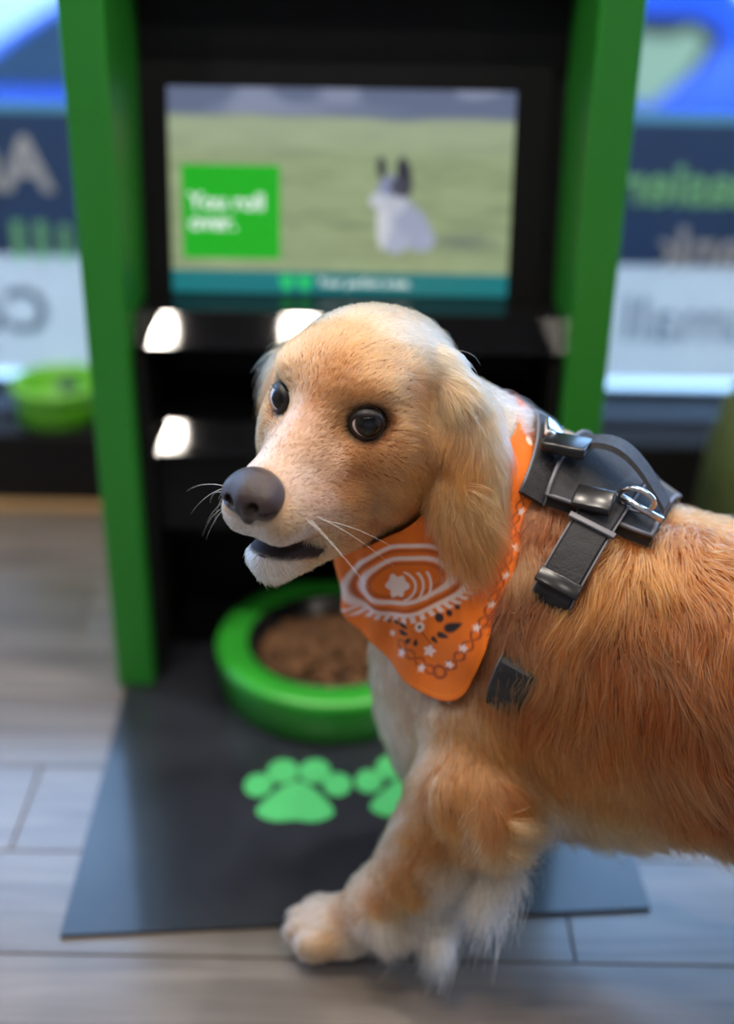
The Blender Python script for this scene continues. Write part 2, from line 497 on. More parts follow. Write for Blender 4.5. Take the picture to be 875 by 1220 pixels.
# ---- the screen, leaning back a little
S_BL, S_TL = at_y(207, 347, 1.328), at_y(198, 102, 1.362)
s_up = (S_TL - S_BL); s_up.x = 0; SH = s_up.length; s_up.normalize()
SX0, SX1 = (S_BL.x + S_TL.x) / 2, at_y(610, 230, 1.345).x
SW = SX1 - SX0
s_n = Vector((1, 0, 0)).cross(s_up); s_n = -s_n if s_n.y > 0 else s_n
S_O = Vector((SX0, S_BL.y, S_BL.z))
def scr(u, v, d=0.0):
    return S_O + Vector((u * SW, 0, 0)) + s_up * (v * SH) + s_n * d
def slab(name, u0, u1, v0, v1, d0, d1, m, parent, **kw):
    V = [scr(u, v, d) for d in (d0, d1) for (u, v) in ((u0, v0), (u1, v0), (u1, v1), (u0, v1))]
    return obj(name, V, [(0, 1, 2, 3), (7, 6, 5, 4), (0, 4, 5, 1), (1, 5, 6, 2), (2, 6, 7, 3), (3, 7, 4, 0)], m, parent, **kw)
bu = (IX0 - SX0) / SW; bu1 = (IX1 - SX0) / SW
bz = slab('bezel', bu, bu1, -0.20, 1.45, -.02, -.004, m_blackm, kiosk)
for a in ((-.10, 0, -.12, 1.12), (1, 1.10, -.12, 1.12), (0, 1, -.12, 0), (0, 1, 1, 1.12)):
    slab('screen_frame', *a, -.004, .006, m_blackm, kiosk)
# the moving picture on it: a dog sitting in a meadow, a green caption box and a teal bar
NU, NV = 210, 122
uu, vv = np.meshgrid(np.linspace(0, 1, NU), np.linspace(0, 1, NV), indexing='ij')
def vnoise(x, y, seed, n=64):
    g = np.random.default_rng(seed).random((n, n))
    xi = np.floor(x).astype(int); yi = np.floor(y).astype(int); fx = x - xi; fy = y - yi
    fx = fx * fx * (3 - 2 * fx); fy = fy * fy * (3 - 2 * fy)
    a = g[xi % n, yi % n]; b = g[(xi + 1) % n, yi % n]; c = g[xi % n, (yi + 1) % n]; d = g[(xi + 1) % n, (yi + 1) % n]
    return (a * (1 - fx) + b * fx) * (1 - fy) + (c * (1 - fx) + d * fx) * fy
def sstep(a, b, x):
    t = np.clip((x - a) / (b - a), 0, 1); return t * t * (3 - 2 * t)
def lay(img, c, w):
    return img * (1 - w[..., None]) + np.array(c) * w[..., None]
img = np.zeros((NU, NV, 3)) + np.array((0.30, 0.37, 0.20))
img = img * (1 + .28 * (vnoise(uu * 7, vv * 26, 3) - .5) + .2 * (vnoise(uu * 22, vv * 60, 4) - .5))[..., None]
img = lay(img, (.38, .45, .31), sstep(.62, .80, vv) * .6)
img = lay(img, (.13, .16, .26), sstep(.84, .89, vv + .03 * (vnoise(uu * 9, vv * 3, 5) - .5)))
img = lay(img, (.32, .36, .50), sstep(.55, .8, vnoise(uu * 8, vv * 10, 6)) * sstep(.86, .9, vv) * .6)
img = lay(img, (.12, .16, .10), .55 * np.clip(1 - np.hypot((uu - .53) / .10, (vv - .345) / .035), 0, 1))
img = lay(img, (.10, .13, .12), .7 * np.clip(1.2 - np.hypot((uu - .86) / .12, (vv - .27) / .05), 0, 1))
def ell(cu, cv, ru, rv, rot=0.0, soft=.12):
    a, b = (uu - cu) * 1.62, vv - cv
    c, s = math.cos(rot), math.sin(rot)
    q = np.hypot((a * c + b * s) / ru, (-a * s + b * c) / rv)
    return 1 - sstep(1 - soft, 1 + soft, q)
for args, c in ((((.665, .37, .075, .16)), (.46, .50, .62)), (((.715, .34, .075, .13, .5)), (.34, .38, .52)), (((.665, .27, .07, .05)), (.40, .44, .58)), (((.755, .28, .04, .045)), (.36, .40, .55)),
                (((.625, .36, .03, .13)), (.62, .64, .70)), (((.645, .52, .062, .075)), (.25, .28, .44)), (((.612, .47, .045, .04)), (.55, .58, .66)), (((.66, .45, .05, .05)), (.5, .53, .62)),
                (((.618, .63, .022, .055, .1)), (.03, .03, .045)), (((.685, .585, .036, .10, .12)), (.025, .025, .04)), (((.67, .54, .04, .05)), (.06, .06, .09))):
    img = lay(img, c, ell(*args))
img = lay(img, (.005, .19, .21), (vv < .115).astype(float))
sv = [scr(u, v, .0005) for u, v in zip(uu.ravel(), vv.ravel())]
I = np.arange(NU * NV).reshape(NU, NV)
sf = np.stack([I[:-1, :-1], I[1:, :-1], I[1:, 1:], I[:-1, 1:]], -1).reshape(-1, 4)
m_disp = mat('lit_display', (0, 0, 0), .25, attr='col', emit=((1, 1, 1), .85))
disp = obj_np('display', np.array(sv), sf, m_disp, kiosk, smooth=False, label='lit screen showing a dog in a meadow')
set_color(disp, img.reshape(-1, 3))
_b = m_disp.node_tree.nodes['Principled BSDF']
for l in list(m_disp.node_tree.links):
    if l.to_socket == _b.inputs['Base Color']: m_disp.node_tree.links.remove(l)
_b.inputs['Base Color'].default_value = (.01, .01, .012, 1)
m_cap = mat('caption_green', (0, .02, 0), .3, emit=((.012, .42, .012), .9))
m_lum = mat('caption_white', (.02, .02, .02), .3, emit=((.8, .9, .85), .95))
m_lg = mat('icon_green', (0, .02, 0), .3, emit=((.02, .55, .15), .9))
slab('caption_box', .035, .322, .172, .632, .0006, .0012, m_cap, disp)
def scr_text(body, u, v, size, m, wt=0.0):
    o_ = scr(u, v, .0016)
    M = Matrix((Vector((1, 0, 0)), s_up, s_n)).transposed().to_4x4()
    return text_mesh('caption', body, size * SH, m, Matrix.Translation(o_) @ M, disp, .0002, wt)
scr_text('You roll', .055, .415, .115, m_lum, .0006)
scr_text('over.', .055, .315, .115, m_lum, .0006)
scr_text('Your perfect treat.', .435, .04, .062, m_lum, .0002)
for cu in (.342, .395):
    for du, dv, ru, rv in ((0, 0, .018, .016), (-.016, .03, .008, .012), (0.0, .04, .008, .012), (.016, .03, .008, .012)):
        V = [scr(cu + du + ru * math.cos(q), .042 + dv + 1.62 * rv * math.sin(q), .0014) for q in np.linspace(0, 2 * math.pi, 13)[:-1]]
        obj('paw_icon', V, [tuple(range(12))], m_lg, disp)

# ================================================================== MAT, BOWLS
m_mat = mat('charcoal_mat', (0.018, 0.020, 0.026), 0.30, spec=0.5, coat=.3, noise=(14, .25), bump=(160, .05))
mc = [at_z(72, 1118), at_z(775, 1085)]
ctr = at_z(420, 1100)
back = [Vector((KX0 + .004, 1.44, 0)), Vector((KX1 + .004, 1.44, 0))]
corners = [mc[0], mc[1], back[1], back[0]]
V = [(p.x, p.y, z) for z in (0.0, .004) for p in corners]
rug = empty('floor_mat', ((mc[0].x + mc[1].x) / 2, 1.1, 0), label='charcoal floor mat with green paw prints under the kiosk and bowl', cat='mat')
obj('mat_sheet', V, [(3, 2, 1, 0), (4, 5, 6, 7), (0, 1, 5, 4), (1, 2, 6, 5), (2, 3, 7, 6), (3, 0, 4, 7)], m_mat, rug)
m_paw = mat('print_green', (0.075, 0.46, 0.14), 0.4)
def paw_print(cx, cy, s=1.0):
    """cx, cy: pixel of the pad centre in the photograph, laid down on the mat"""
    c = at_z(cx, cy, .004)
    def blob(pts):
        n = len(pts)
        V = [(c.x + a * s, c.y + b * s, z) for z in (.004, .0046) for a, b in pts]
        F = [tuple(range(n, 2 * n))] + [(i, (i + 1) % n, n + (i + 1) % n, n + i) for i in range(n)]
        return V, F
    pad = []
    for k in range(40):
        q = 2 * math.pi * k / 40
        x, y = math.cos(q), math.sin(q)
        w = .0405 * (1 - .42 * sstep(-.3, 1, y))
        pad.append((w * x * (1 + .10 * (y < 0) * (1 - abs(x))), (.043 * y if y > 0 else .022 * y * (1 - .25 * math.exp(-(x / .3) ** 2)))))
    p = obj('paw_print', *blob(pad), m_paw, rug)
    for a, b, rx, ry in ((-.0405, .036, .0145, .0185), (-.0165, .059, .0165, .0195), (.0170, .060, .0165, .0195), (.0415, .039, .0145, .0185)):
        t = [(a + rx * math.cos(q), b + ry * math.sin(q)) for q in np.linspace(0, 2 * math.pi, 25)[:-1]]
        obj('toe_print', *blob(t), m_paw, p)
paw_print(352, 964)
paw_print(487, 959)

m_bowl = mat('green_plastic', (0.030, 0.34, 0.030), 0.30, noise=(5, .05))
m_bowl_in = mat('black_bowl_liner', (0.012, 0.012, 0.013), 0.25)
BC = Vector((-0.036, 1.232, .0042)); BR = .136
bowl = empty('dog_bowl', BC, label='large green dog bowl filled with brown kibble on the mat', cat='bowl')
lathe('rim', [(BR - .042, .020), (BR - .042, .048), (BR - .038, .054), (BR - .006, .056), (BR, .051), (BR - .001, .045), (BR - .006, .002), (BR - .010, 0), (BR - .05, 0)], BC, m_bowl, bowl, 80)
lathe('bowl_liner', [(0.0005, .008), (.05, .009), (.08, .02), (BR - .046, .050), (BR - .040, .0535), (BR - .037, .0555), (BR - .036, .053), (BR - .043, .03), (.08, .004), (.0005, .003)], BC, m_bowl_in, bowl, 64)
# kibble: a heap of small lumps nobody could count
kb = bmesh.new()
kr = random.Random(3)
for i in range(420):
    r = .083 * math.sqrt(kr.random()); q = kr.random() * 6.283
    h = .030 + .020 * (1 - (r / .083) ** 2) + kr.random() * .005
    M = Matrix.Translation((BC.x + r * math.cos(q), BC.y + r * math.sin(q), BC.z + h)) @ Matrix.Rotation(kr.random() * 6, 4, Vector((kr.random(), kr.random(), kr.random() + .1)).normalized()) @ Matrix.Diagonal((1.2, 1, .7, 1))
    bmesh.ops.create_icosphere(kb, subdivisions=1, radius=.0062 * (.8 + .5 * kr.random()), matrix=M)
bm_obj('kibble', kb, mat('brown_kibble', (0.16, 0.075, 0.030), .75, noise=(60, .5)), None, True, label='heap of brown kibble in the green bowl on the mat', cat='kibble', kind='stuff')
sb = at_y(72, 522, SILL_Y + .062)
SB = Vector((sb.x + .004, SILL_Y + .066, SILL_Z + .001))
m_lime = mat('lime_plastic', (0.085, 0.36, 0.012), .3)
tub = empty('green_tub', SB, label='small lime green round tub on the window sill', cat='tub')
lathe('tub_body', [(.0005, 0), (.058, 0), (.062, .004), (.064, .05), (.061, .052), (.058, .006), (.0005, .005)], SB, m_lime, tub, 48)
lathe('tub_rim', [(.0625, .047), (.067, .047), (.0685, .052), (.067, .060), (.061, .061), (.0605, .050)], SB, mat('pale_lime_plastic', (.16, .52, .05), .3), tub, 48)

# olive pouf that just enters the frame at the right
m_olive = mat('olive_fabric', (0.10, 0.125, 0.035), .85, noise=(6, .4), bump=(300, .3))
sx = at_y(958, 560, 1.40).x
pouf = empty('pouf', (sx, 1.40, 0), label='olive green rounded pouf at the right edge near the window', cat='pouf')
pr = [(.0005, .345), (.045, .342), (.080, .325), (.105, .285), (.118, .22), (.122, .15), (.118, .09), (.105, .045), (.09, .025), (.0005, .025)]
lathe('cushion', pr, (sx, 1.40, 0), m_olive, pouf, 48)
for k_ in range(8):
    q_ = 2 * math.pi * k_ / 8
    tube('seam', [(sx + (r + .001) * math.cos(q_), 1.40 + (r + .001) * math.sin(q_), z) for r, z in pr[1:-1]], .002, m_olive, pouf, 6)
lathe('base', [(.0005, .026), (.085, .026), (.085, 0.001), (.0005, 0.001)], (sx, 1.40, 0), m_blackm, pouf, 32)

# ================================================================== DOG: body surface
# --- head frame: f forward along the muzzle, l to the dog's left, u up; origin between the eyes
E0 = at_y(384, 490, 0.83)
def cam_vec(r, u, t):
    return RT * r + UP * u - FW * t
HF = cam_vec(-.5277, -.3906, .7457).normalized()
HL = cam_vec(.846, -.287, .448); HL = (HL - HF * HL.dot(HF)).normalized()
HU = HF.cross(HL).normalized()
if HU.dot(UP) < 0: HU = -HU
HM = np.array((HF, HL, HU))                       # rows: local axes in world
def hp(f, l, u):
    """head coordinates in cm -> world"""
    return np.array(E0) + (np.array((f, l, u)) * .01) @ HM
def to_head(P):
    return (P - np.array(E0)) @ HM.T * 100.0

# --- a rectilinear grid, fine round the head and coarse towards the rump
def axis(stops):
    out = [stops[0][0]]
    for (a, h), (b, _) in zip(stops[:-1], stops[1:]):
        n = max(1, int(round((b - a) / h))); out += list(a + (b - a) * np.arange(1, n + 1) / n)
    return np.array(out, np.float32)
gx = axis([(-.16, .0025), (.13, .0045), (.36, .008), (.84, .008)])
gy = axis([(.46, .008), (.70, .003), (.97, .006), (1.06, .006)])
gz = axis([(-.012, .004), (.40, .0025), (.63, .0025)])
SD = np.full((len(gx), len(gy), len(gz)), .05, np.float32)

def _sub(lo, hi):
    ix = np.searchsorted(gx, (lo[0], hi[0])); iy = np.searchsorted(gy, (lo[1], hi[1])); iz = np.searchsorted(gz, (lo[2], hi[2]))
    s = (slice(max(ix[0] - 1, 0), ix[1] + 1), slice(max(iy[0] - 1, 0), iy[1] + 1), slice(max(iz[0] - 1, 0), iz[1] + 1))
    X = gx[s[0]][:, None, None]; Y = gy[s[1]][None, :, None]; Z = gz[s[2]][None, None, :]
    return s, X, Y, Z
def _smin(s, d, k):
    a = SD[s]
    h = np.clip(.5 + .5 * (a - d) / k, 0, 1)
    SD[s] = a + (d - a) * h - k * h * (1 - h)
def _smax_sub(s, d, k):
    """cut the shape with distance d out"""
    a = SD[s]; b = -d
    h = np.clip(.5 - .5 * (a - b) / k, 0, 1)
    SD[s] = a + (b - a) * h + k * h * (1 - h)
def ellipsoid(c, r, ax=None, k=.02, cut=False):
    c = np.array(c, np.float32); r = np.array(r, np.float32)
    A = np.eye(3, dtype=np.float32) if ax is None else np.array(ax, np.float32)
    m = float(r.max()) + .05
    s, X, Y, Z = _sub(c - m, c + m)
    X = X - c[0]; Y = Y - c[1]; Z = Z - c[2]
    q = [(X * A[i][0] + Y * A[i][1] + Z * A[i][2]) / r[i] for i in range(3)]
    k0 = np.sqrt(q[0] ** 2 + q[1] ** 2 + q[2] ** 2)
    k1 = np.sqrt((q[0] / r[0]) ** 2 + (q[1] / r[1]) ** 2 + (q[2] / r[2]) ** 2) + 1e-9
    d = k0 * (k0 - 1) / k1
    (_smax_sub if cut else _smin)(s, d, k)
def cone(a, b, ra, rb, k=.02, cut=False, squash=None):
    """rounded cone from a to b; squash=(axis, factor) widens it across that axis"""
    a = np.array(a, np.float32); b = np.array(b, np.float32)
    m = max(ra, rb) * 1.6 + .05
    s, X, Y, Z = _sub(np.minimum(a, b) - m, np.maximum(a, b) + m)
    ab = b - a; L2 = float(ab @ ab)
    PX, PY, PZ = X - a[0], Y - a[1], Z - a[2]
    t = np.clip((PX * ab[0] + PY * ab[1] + PZ * ab[2]) / L2, 0, 1)
    dx, dy, dz = PX - ab[0] * t, PY - ab[1] * t, PZ - ab[2] * t
    if squash is not None:
        n = np.array(squash[0], np.float32); n = n / np.linalg.norm(n); f = squash[1]
        q = dx * n[0] + dy * n[1] + dz * n[2]
        g = q * (1 / f - 1)
        dx = dx + g * n[0]; dy = dy + g * n[1]; dz = dz + g * n[2]
    d = np.sqrt(dx * dx + dy * dy + dz * dz) - (ra + (rb - ra) * t)
    (_smax_sub if cut else _smin)(s, d, k)
def hell(c, r, k=1.2, cut=False, ax=None):
    """ellipsoid in head cm; ax: optional local axes (rows, in head coordinates)"""
    A = HM if ax is None else np.array(ax) @ HM
    ellipsoid(hp(*c), np.array(r) * .01, A, k * .01, cut)
def hcone(a, b, ra, rb, k=1.2, cut=False, squash=None):
    sq = None if squash is None else (np.array(squash[0]) @ HM, squash[1])
    cone(hp(*a), hp(*b), ra * .01, rb * .01, k * .01, cut, sq)

# --- trunk (world metres); the dog walks to the left and away, its rump nearer the camera
BA = np.array((-.90, .435, 0.0)); BA /= np.linalg.norm(BA)      # towards the head
BS = np.array((BA[1], -BA[0], 0.0)); BS = BS if BS[1] < 0 else -BS   # towards the dog's left, the camera's side
BAX = np.array((BA, BS, (0, 0, 1)))
WITH = np.array((.185, .872, .272))
def bp_(a, s, z):
    """body point: a metres ahead of the ribcage centre, s to the dog's left, z height"""
    p = WITH + BA * a + BS * s; p[2] = z
    return p
ellipsoid(bp_(0, 0, .272), (.165, .098, .138), BAX, .03)
ellipsoid(bp_(-.17, 0, .292), (.19, .098, .126), BAX, .04)
ellipsoid(bp_(-.36, 0, .30), (.15, .100, .118), BAX, .04)
ellipsoid(bp_(.085, .016, .230), (.086, .082, .105), BAX, .04)
ellipsoid(bp_(.02, .045, .30), (.085, .065, .11), BAX, .04)    # near shoulder blade
ellipsoid(bp_(.02, -.045, .30), (.085, .065, .11), BAX, .04)
cone(bp_(.06, 0, .345), hp(-9.0, 0, -3.0), .086, .056, .045)          # neck
cone(bp_(.10, 0, .29), hp(-6.5, 0, -8), .070, .040, .04)              # throat
cone(bp_(.115, -.01, .425), bp_(.05, 0, .40), .042, .05, .04)         # crest of the neck
SD_TRUNK = SD.copy()                            # trunk alone, for the harness to lie on
# --- legs
def leg(pts, rs, k=.022):
    for (a, b), (r0, r1) in zip(zip(pts[:-1], pts[1:]), zip(rs[:-1], rs[1:])):
        cone(a, b, r0, r1, k)
def paw(c, fwd, s=1.0):
    f = np.array((fwd[0], fwd[1], 0.0)); f /= np.linalg.norm(f); l = np.array((-f[1], f[0], 0.0)); z = np.array((0, 0, 1.0))
    c = np.array(c)
    ellipsoid(c, (.031 * s, .026 * s, .020 * s), (f, l, z), .012)
    for i, (o, fo) in enumerate(((-.021, .014), (-.0075, .025), (.0075, .025), (.021, .014))):
        ellipsoid(c + f * fo * s + l * o * s - z * .003, (.0165 * s, .0088 * s, .0135 * s), (f, l, z), .004)
SHN = bp_(.055, .062, .25)
ELB = np.array(at_y(555, 935, .790)); ELB_ = ELB
WRI = np.array(at_z(452, 1076, .072))
PAW = np.array(at_z(408, 1100, .034))
leg([SHN, ELB, WRI], [.060, .033, .0200])
leg([WRI, PAW], [.0225, .021])
paw(PAW + np.array((-.006, .0, -.004)), (-.97, .10), 1.08)
SHF = bp_(.06, -.05, .24); EF = bp_(.09, -.060, .175); WF = bp_(.11, -.060, .06); PF = bp_(.13, -.060, .021)
leg([SHF, EF, WF, PF], [.055, .034, .021, .02]); paw(PF, BA)
for s, dx in ((.065, .05), (-.065, -.06)):
    hip = bp_(-.40, s, .26); kn = bp_(-.335 + dx * .6, s * 1.1, .175); hk = bp_(-.475 + dx, s, .115); ft = bp_(-.445 + dx, s, .035)
    leg([hip, kn, hk, ft], [.078, .052, .024, .021], .03); paw(ft + np.array((-.012, 0, -.014)), BA)
tl = [bp_(-.49, 0, .33), bp_(-.56, 0, .35), bp_(-.64, .02, .31), bp_(-.70, .03, .25)]
leg(tl, [.032, .024, .018, .010], .03)

# --- head
hell((-6.0, 0, .6), (6.6, 5.8, 5.0), 1.5)                    # cranium
hell((-2.7, 0, 1.3), (3.1, 4.2, 3.2), 1.8)                   # forehead
for s in (1, -1):
    hell((-1.9, 3.0 * s, 2.3), (1.6, 1.6, .9), 1.5)         # brow ridge
    hell((-3.8, 4.2 * s, -4.0), (4.4, 2.7, 4.6), 1.8)        # cheek
    hcone((1.2, 2.3 * s, -3.0), (-2.2, 4.4 * s, -2.0), 1.3, 1.3, 1.4)    # cheekbone under the eye
    hcone((1.0, 2.4 * s, -5.4), (7.0, 1.35 * s, -5.2), 2.1, 1.75, 1.2)   # flews
    hell((.5, 2.6 * s, -7.6), (3.6, 1.5, 2.2), 1.4)          # corner of the lips
hcone((-.6, 0, -2.9), (6.2, 0, -3.85), 3.2, 2.25, 1.6)         # muzzle
hcone((-2.2, 0, 1.7), (3.2, 0, -1.75), 1.6, 1.5, 1.4)           # gentle stop
hcone((-2.6, 0, -8.5), (6.0, 0, -9.25), 2.8, 1.45, .9, squash=((0, 1, 0), 1.35))        # lower jaw
hell((-6.5, 0, -5.2), (5.6, 5.0, 5.6), 1.8)                  # throat latch
# mouth slit, eye sockets
hell((7.2, 0, -7.65), (3.2, 3.0, .42), .32, cut=True)
for s in (1, -1):
    hcone((4.4, 3.0 * s, -8.6), (7.4, 2.2 * s, -7.7), .10, .36, .25, cut=True)
EYE_C = [(-.50, 3.46 * s, -.05) for s in (1, -1)]
EYE_R = 1.22
for c in EYE_C: hell(c, (EYE_R * 1.04,) * 3, .45, cut=True)
# ears: hanging flaps
for s in (1, -1):
    if s > 0:                                              # near ear lies over the neck and faces the camera
        dn = np.array((.25, .347, -.903)); wd = np.array((-.54, .79, .153)); dn /= np.linalg.norm(dn)
        wd = wd - dn * (wd @ dn); wd /= np.linalg.norm(wd)
        hcone((-7.6, 4.8, 2.4), (-7.0, 7.2, .4), 1.1, 1.1, .9)
        hell((-5.7, 8.6, -3.9), (3.0, .80, 6.4), .5, ax=[wd, np.cross(wd, dn), dn])
    else:                                                  # far ear hangs beside the cheek
        hcone((-7.4, -4.8, .6), (-7.0, -6.4, -.8), 1.1, 1.1, .9)
        ax = np.array(((1, .30, 0), (-.30, 1, -.06), (.02, .06, 1.0)))
        hell((-7.0, -8.0, -4.6), (4.0, .85, 5.6), .5, ax=[a_ / np.linalg.norm(a_) for a_ in ax])

# --- naive surface nets on the rectilinear grid
def surface_nets(S, xs, ys, zs):
    neg = S < 0
    cnt = np.zeros(tuple(n - 1 for n in S.shape), np.int8)
    for i in (0, 1):
        for j in (0, 1):
            for k in (0, 1):
                cnt += neg[i:S.shape[0] - 1 + i, j:S.shape[1] - 1 + j, k:S.shape[2] - 1 + k]
    act = (cnt > 0) & (cnt < 8)
    ci = np.argwhere(act)
    ids = np.full(act.shape, -1, np.int32); ids[act] = np.arange(len(ci))
    acc = np.zeros((len(ci), 3)); num = np.zeros(len(ci))
    cs = [(0, 0, 0), (1, 0, 0), (0, 1, 0), (1, 1, 0), (0, 0, 1), (1, 0, 1), (0, 1, 1), (1, 1, 1)]
    axs = (xs, ys, zs)
    vals = [S[ci[:, 0] + a, ci[:, 1] + b, ci[:, 2] + c] for a, b, c in cs]
    pos = [np.stack([axs[d][ci[:, d] + o[d]] for d in range(3)], 1) for o in cs]
    for i in range(8):
        for j in range(i + 1, 8):
            if sum(abs(cs[i][d] - cs[j][d]) for d in range(3)) != 1: continue
            x = (vals[i] < 0) != (vals[j] < 0)
            t = np.where(x, vals[i] / np.where(x, vals[i] - vals[j], 1), 0)
            acc += np.where(x[:, None], pos[i] + (pos[j] - pos[i]) * t[:, None], 0); num += x
    V = acc / num[:, None]
    F = []
    for d in range(3):
        o = [0, 0, 0]; o[d] = 1
        A = neg[:S.shape[0] - o[0], :S.shape[1] - o[1], :S.shape[2] - o[2]]
        B = neg[o[0]:, o[1]:, o[2]:]
        e = np.argwhere(A != B)
        u, v = (d + 1) % 3, (d + 2) % 3
        e = e[(e[:, u] > 0) & (e[:, v] > 0) & (e[:, u] < S.shape[u] - 1) & (e[:, v] < S.shape[v] - 1)]
        du = np.zeros(3, int); du[u] = 1; dv = np.zeros(3, int); dv[v] = 1
        q = [ids[tuple((e - a).T)] for a in (du * 0, du, du + dv, dv)]
        f = np.stack(q, 1)
        flip = ~A[tuple(e.T)]
        f[flip] = f[flip][:, ::-1]
        F.append(f)
    F = np.concatenate(F)
    F = F[(F >= 0).all(1)]
    return V, F
DV, DF = surface_nets(SD, gx, gy, gz)
# keep the largest connected piece only is not needed: the primitives all touch
def relax(V, F, n=2, lam=.5):
    e = np.concatenate([F[:, [0, 1]], F[:, [1, 2]], F[:, [2, 3]], F[:, [3, 0]]])
    for _ in range(n):
        acc = np.zeros_like(V); c = np.zeros(len(V))
        for a, b in ((0, 1), (1, 0)):
            np.add.at(acc, e[:, a], V[e[:, b]]); np.add.at(c, e[:, a], 1)
        V = V + lam * (acc / np.maximum(c, 1)[:, None] - V)
    return V
DV = relax(DV, DF, 2)
dog = empty('dog', (float(bp_(-.1, 0, 0)[0]), float(bp_(-.1, 0, 0)[1]), 0),
            label='golden dog with an orange bandana walking left and looking towards the camera', cat='dog')
m_skin = mat('dog_skin', (.5, .3, .15), .75, attr='col')
body = obj_np('body', DV, DF, m_skin, dog)
set_color(body, np.tile((.45, .25, .11), (len(DV), 1)))
# ------------------------------------------------------------------ eyes, lids, nose, tongue
def hw(P):
    """array of head cm points -> world"""
    return np.array(E0) + (np.asarray(P) * .01) @ HM
def nrm(v):
    v = np.asarray(v, float); return v / np.linalg.norm(v)
m_eye = mat('eye_surface', (.02, .015, .012), .03, coat=0.0, attr='col')
m_lid = mat('eyelid_skin', (.014, .010, .009), .42)
cam_h = to_head(np.array(CAM)[None])[0]
for c, s in zip(EYE_C, (1, -1)):
    c = np.array(c)
    g = nrm(nrm(cam_h - c) + np.array((.0, .42 if s > 0 else .0, .04)))           # where this eye looks
    n1 = nrm(np.cross(g, (0, 0, 1))); n2 = np.cross(n1, g)
    nu, nv = 48, 40
    V, C = [], []
    for j in range(nv + 1):
        t = math.pi * j / nv
        r = EYE_R * (1.0 + .055 * math.exp(-(t / .55) ** 4))      # cornea stands a little proud
        for i in range(nu):
            q = 2 * math.pi * i / nu
            V.append(c + r * (math.cos(t) * g + math.sin(t) * (math.cos(q) * n1 + math.sin(q) * n2)))
            d = math.degrees(t)
            cc = np.array((.004, .004, .005)) if d < 27 else np.array((.007, .0045, .004))
            w = float(sstep(52, 56, d)); cc = cc * (1 - w) + np.array((.008, .006, .006)) * w
            w = float(sstep(60, 62, d)); cc = cc * (1 - w) + np.array((.62, .52, .50)) * w
            C.append(cc)
    F = np.array([(j * nu + i, j * nu + (i + 1) % nu, (j + 1) * nu + (i + 1) % nu, (j + 1) * nu + i) for j in range(nv) for i in range(nu)])
    e = obj_np('eye', hw(V), F, m_eye, dog, label='glossy dark eye'); set_color(e, C)
    # lids: a shell round the ball with an almond opening
    d0 = nrm((.80, .56 * s, .06)); hx = nrm(np.cross((0, 0, 1), d0)); hz = np.cross(d0, hx)
    tilt = math.radians(-8 * s)
    hx, hz = hx * math.cos(tilt) + hz * math.sin(tilt), hz * math.cos(tilt) - hx * math.sin(tilt)
    V = []
    nq, nr = 56, 10
    for k in range(nr + 1):
        for i in range(nq):
            q = 2 * math.pi * i / nq
            a0 = math.radians(1 / math.sqrt((math.cos(q) / 60) ** 2 + (math.sin(q) / (37 if math.sin(q) > 0 else 39)) ** 2))
            a = a0 + (math.radians(98) - a0) * k / nr
            r = EYE_R * (1.0 + .10 * math.sin(min(1, k / 2.0) * math.pi / 2) - (.25 * max(0, k - 5) / 5))
            V.append(c + r * (math.cos(a) * d0 + math.sin(a) * (math.cos(q) * hx + math.sin(q) * hz)))
    F = np.array([(k * nq + i, k * nq + (i + 1) % nq, (k + 1) * nq + (i + 1) % nq, (k + 1) * nq + i) for k in range(nr) for i in range(nq)])
    obj_np('eyelid', hw(V), F, m_lid, dog)

def local_sdf(lo, hi, h, prims, material, name, parent):
    ax = [np.arange(lo[d], hi[d] + h, h) for d in range(3)]
    X, Y, Z = np.meshgrid(*ax, indexing='ij'); P = np.stack([X, Y, Z], -1)
    S = np.full(X.shape, 9.0)
    for kind, a, b, r, k, cut in prims:
        if kind == 'e':
            q = (P - np.array(a)) / np.array(b); k0 = np.linalg.norm(q, axis=-1); k1 = np.linalg.norm(q / np.array(b), axis=-1) + 1e-9
            d = k0 * (k0 - 1) / k1
        else:
            a = np.array(a); ab = np.array(b) - a; t = np.clip(((P - a) @ ab) / (ab @ ab), 0, 1)
            d = np.linalg.norm(P - a - t[..., None] * ab, axis=-1) - (r[0] + (r[1] - r[0]) * t)
        if cut:
            b_ = -d; hh = np.clip(.5 - .5 * (S - b_) / k, 0, 1); S = S + (b_ - S) * hh + k * hh * (1 - hh)
        else:
            hh = np.clip(.5 + .5 * (S - d) / k, 0, 1); S = S + (d - S) * hh - k * hh * (1 - hh)
    V, F = surface_nets(S, *ax)
    return obj_np(name, hw(V), F, material, parent)
m_nose = mat('nose_leather', (.042, .025, .023), .30, spec=.55, bump=(900, .5), noise=(40, .25))
np_ = [('e', (7.9, 0, -3.15), (1.75, 2.15, 1.75), None, .3, False)]
for s in (1, -1):
    np_ += [('e', (8.55, 1.15 * s, -3.35), (1.0, 1.05, 1.15), None, .5, False)]
np_ += [('e', (8.9, 0, -3.3), (.95, .9, 1.2), None, .5, False), ('e', (8.3, 0, -4.6), (1.0, .55, .7), None, .4, False)]
for s in (1, -1):
    np_ += [('c', (9.75, .92 * s, -3.45), (8.5, 1.15 * s, -3.0), (.42, .36), .18, True), ('c', (9.35, 1.45 * s, -3.75), (8.7, 2.2 * s, -3.65), (.14, .17), .15, True)]
np_ += [('c', (10.1, 0, -3.3), (9.35, 0, -5.4), (.16, .12), .25, True)]
local_sdf((5.9, -2.6, -5.6), (10.4, 2.6, -1.1), .085, np_, m_nose, 'nose', dog)
m_tongue = mat('tongue_pink', (.11, .035, .045), .35, bump=(500, .3))
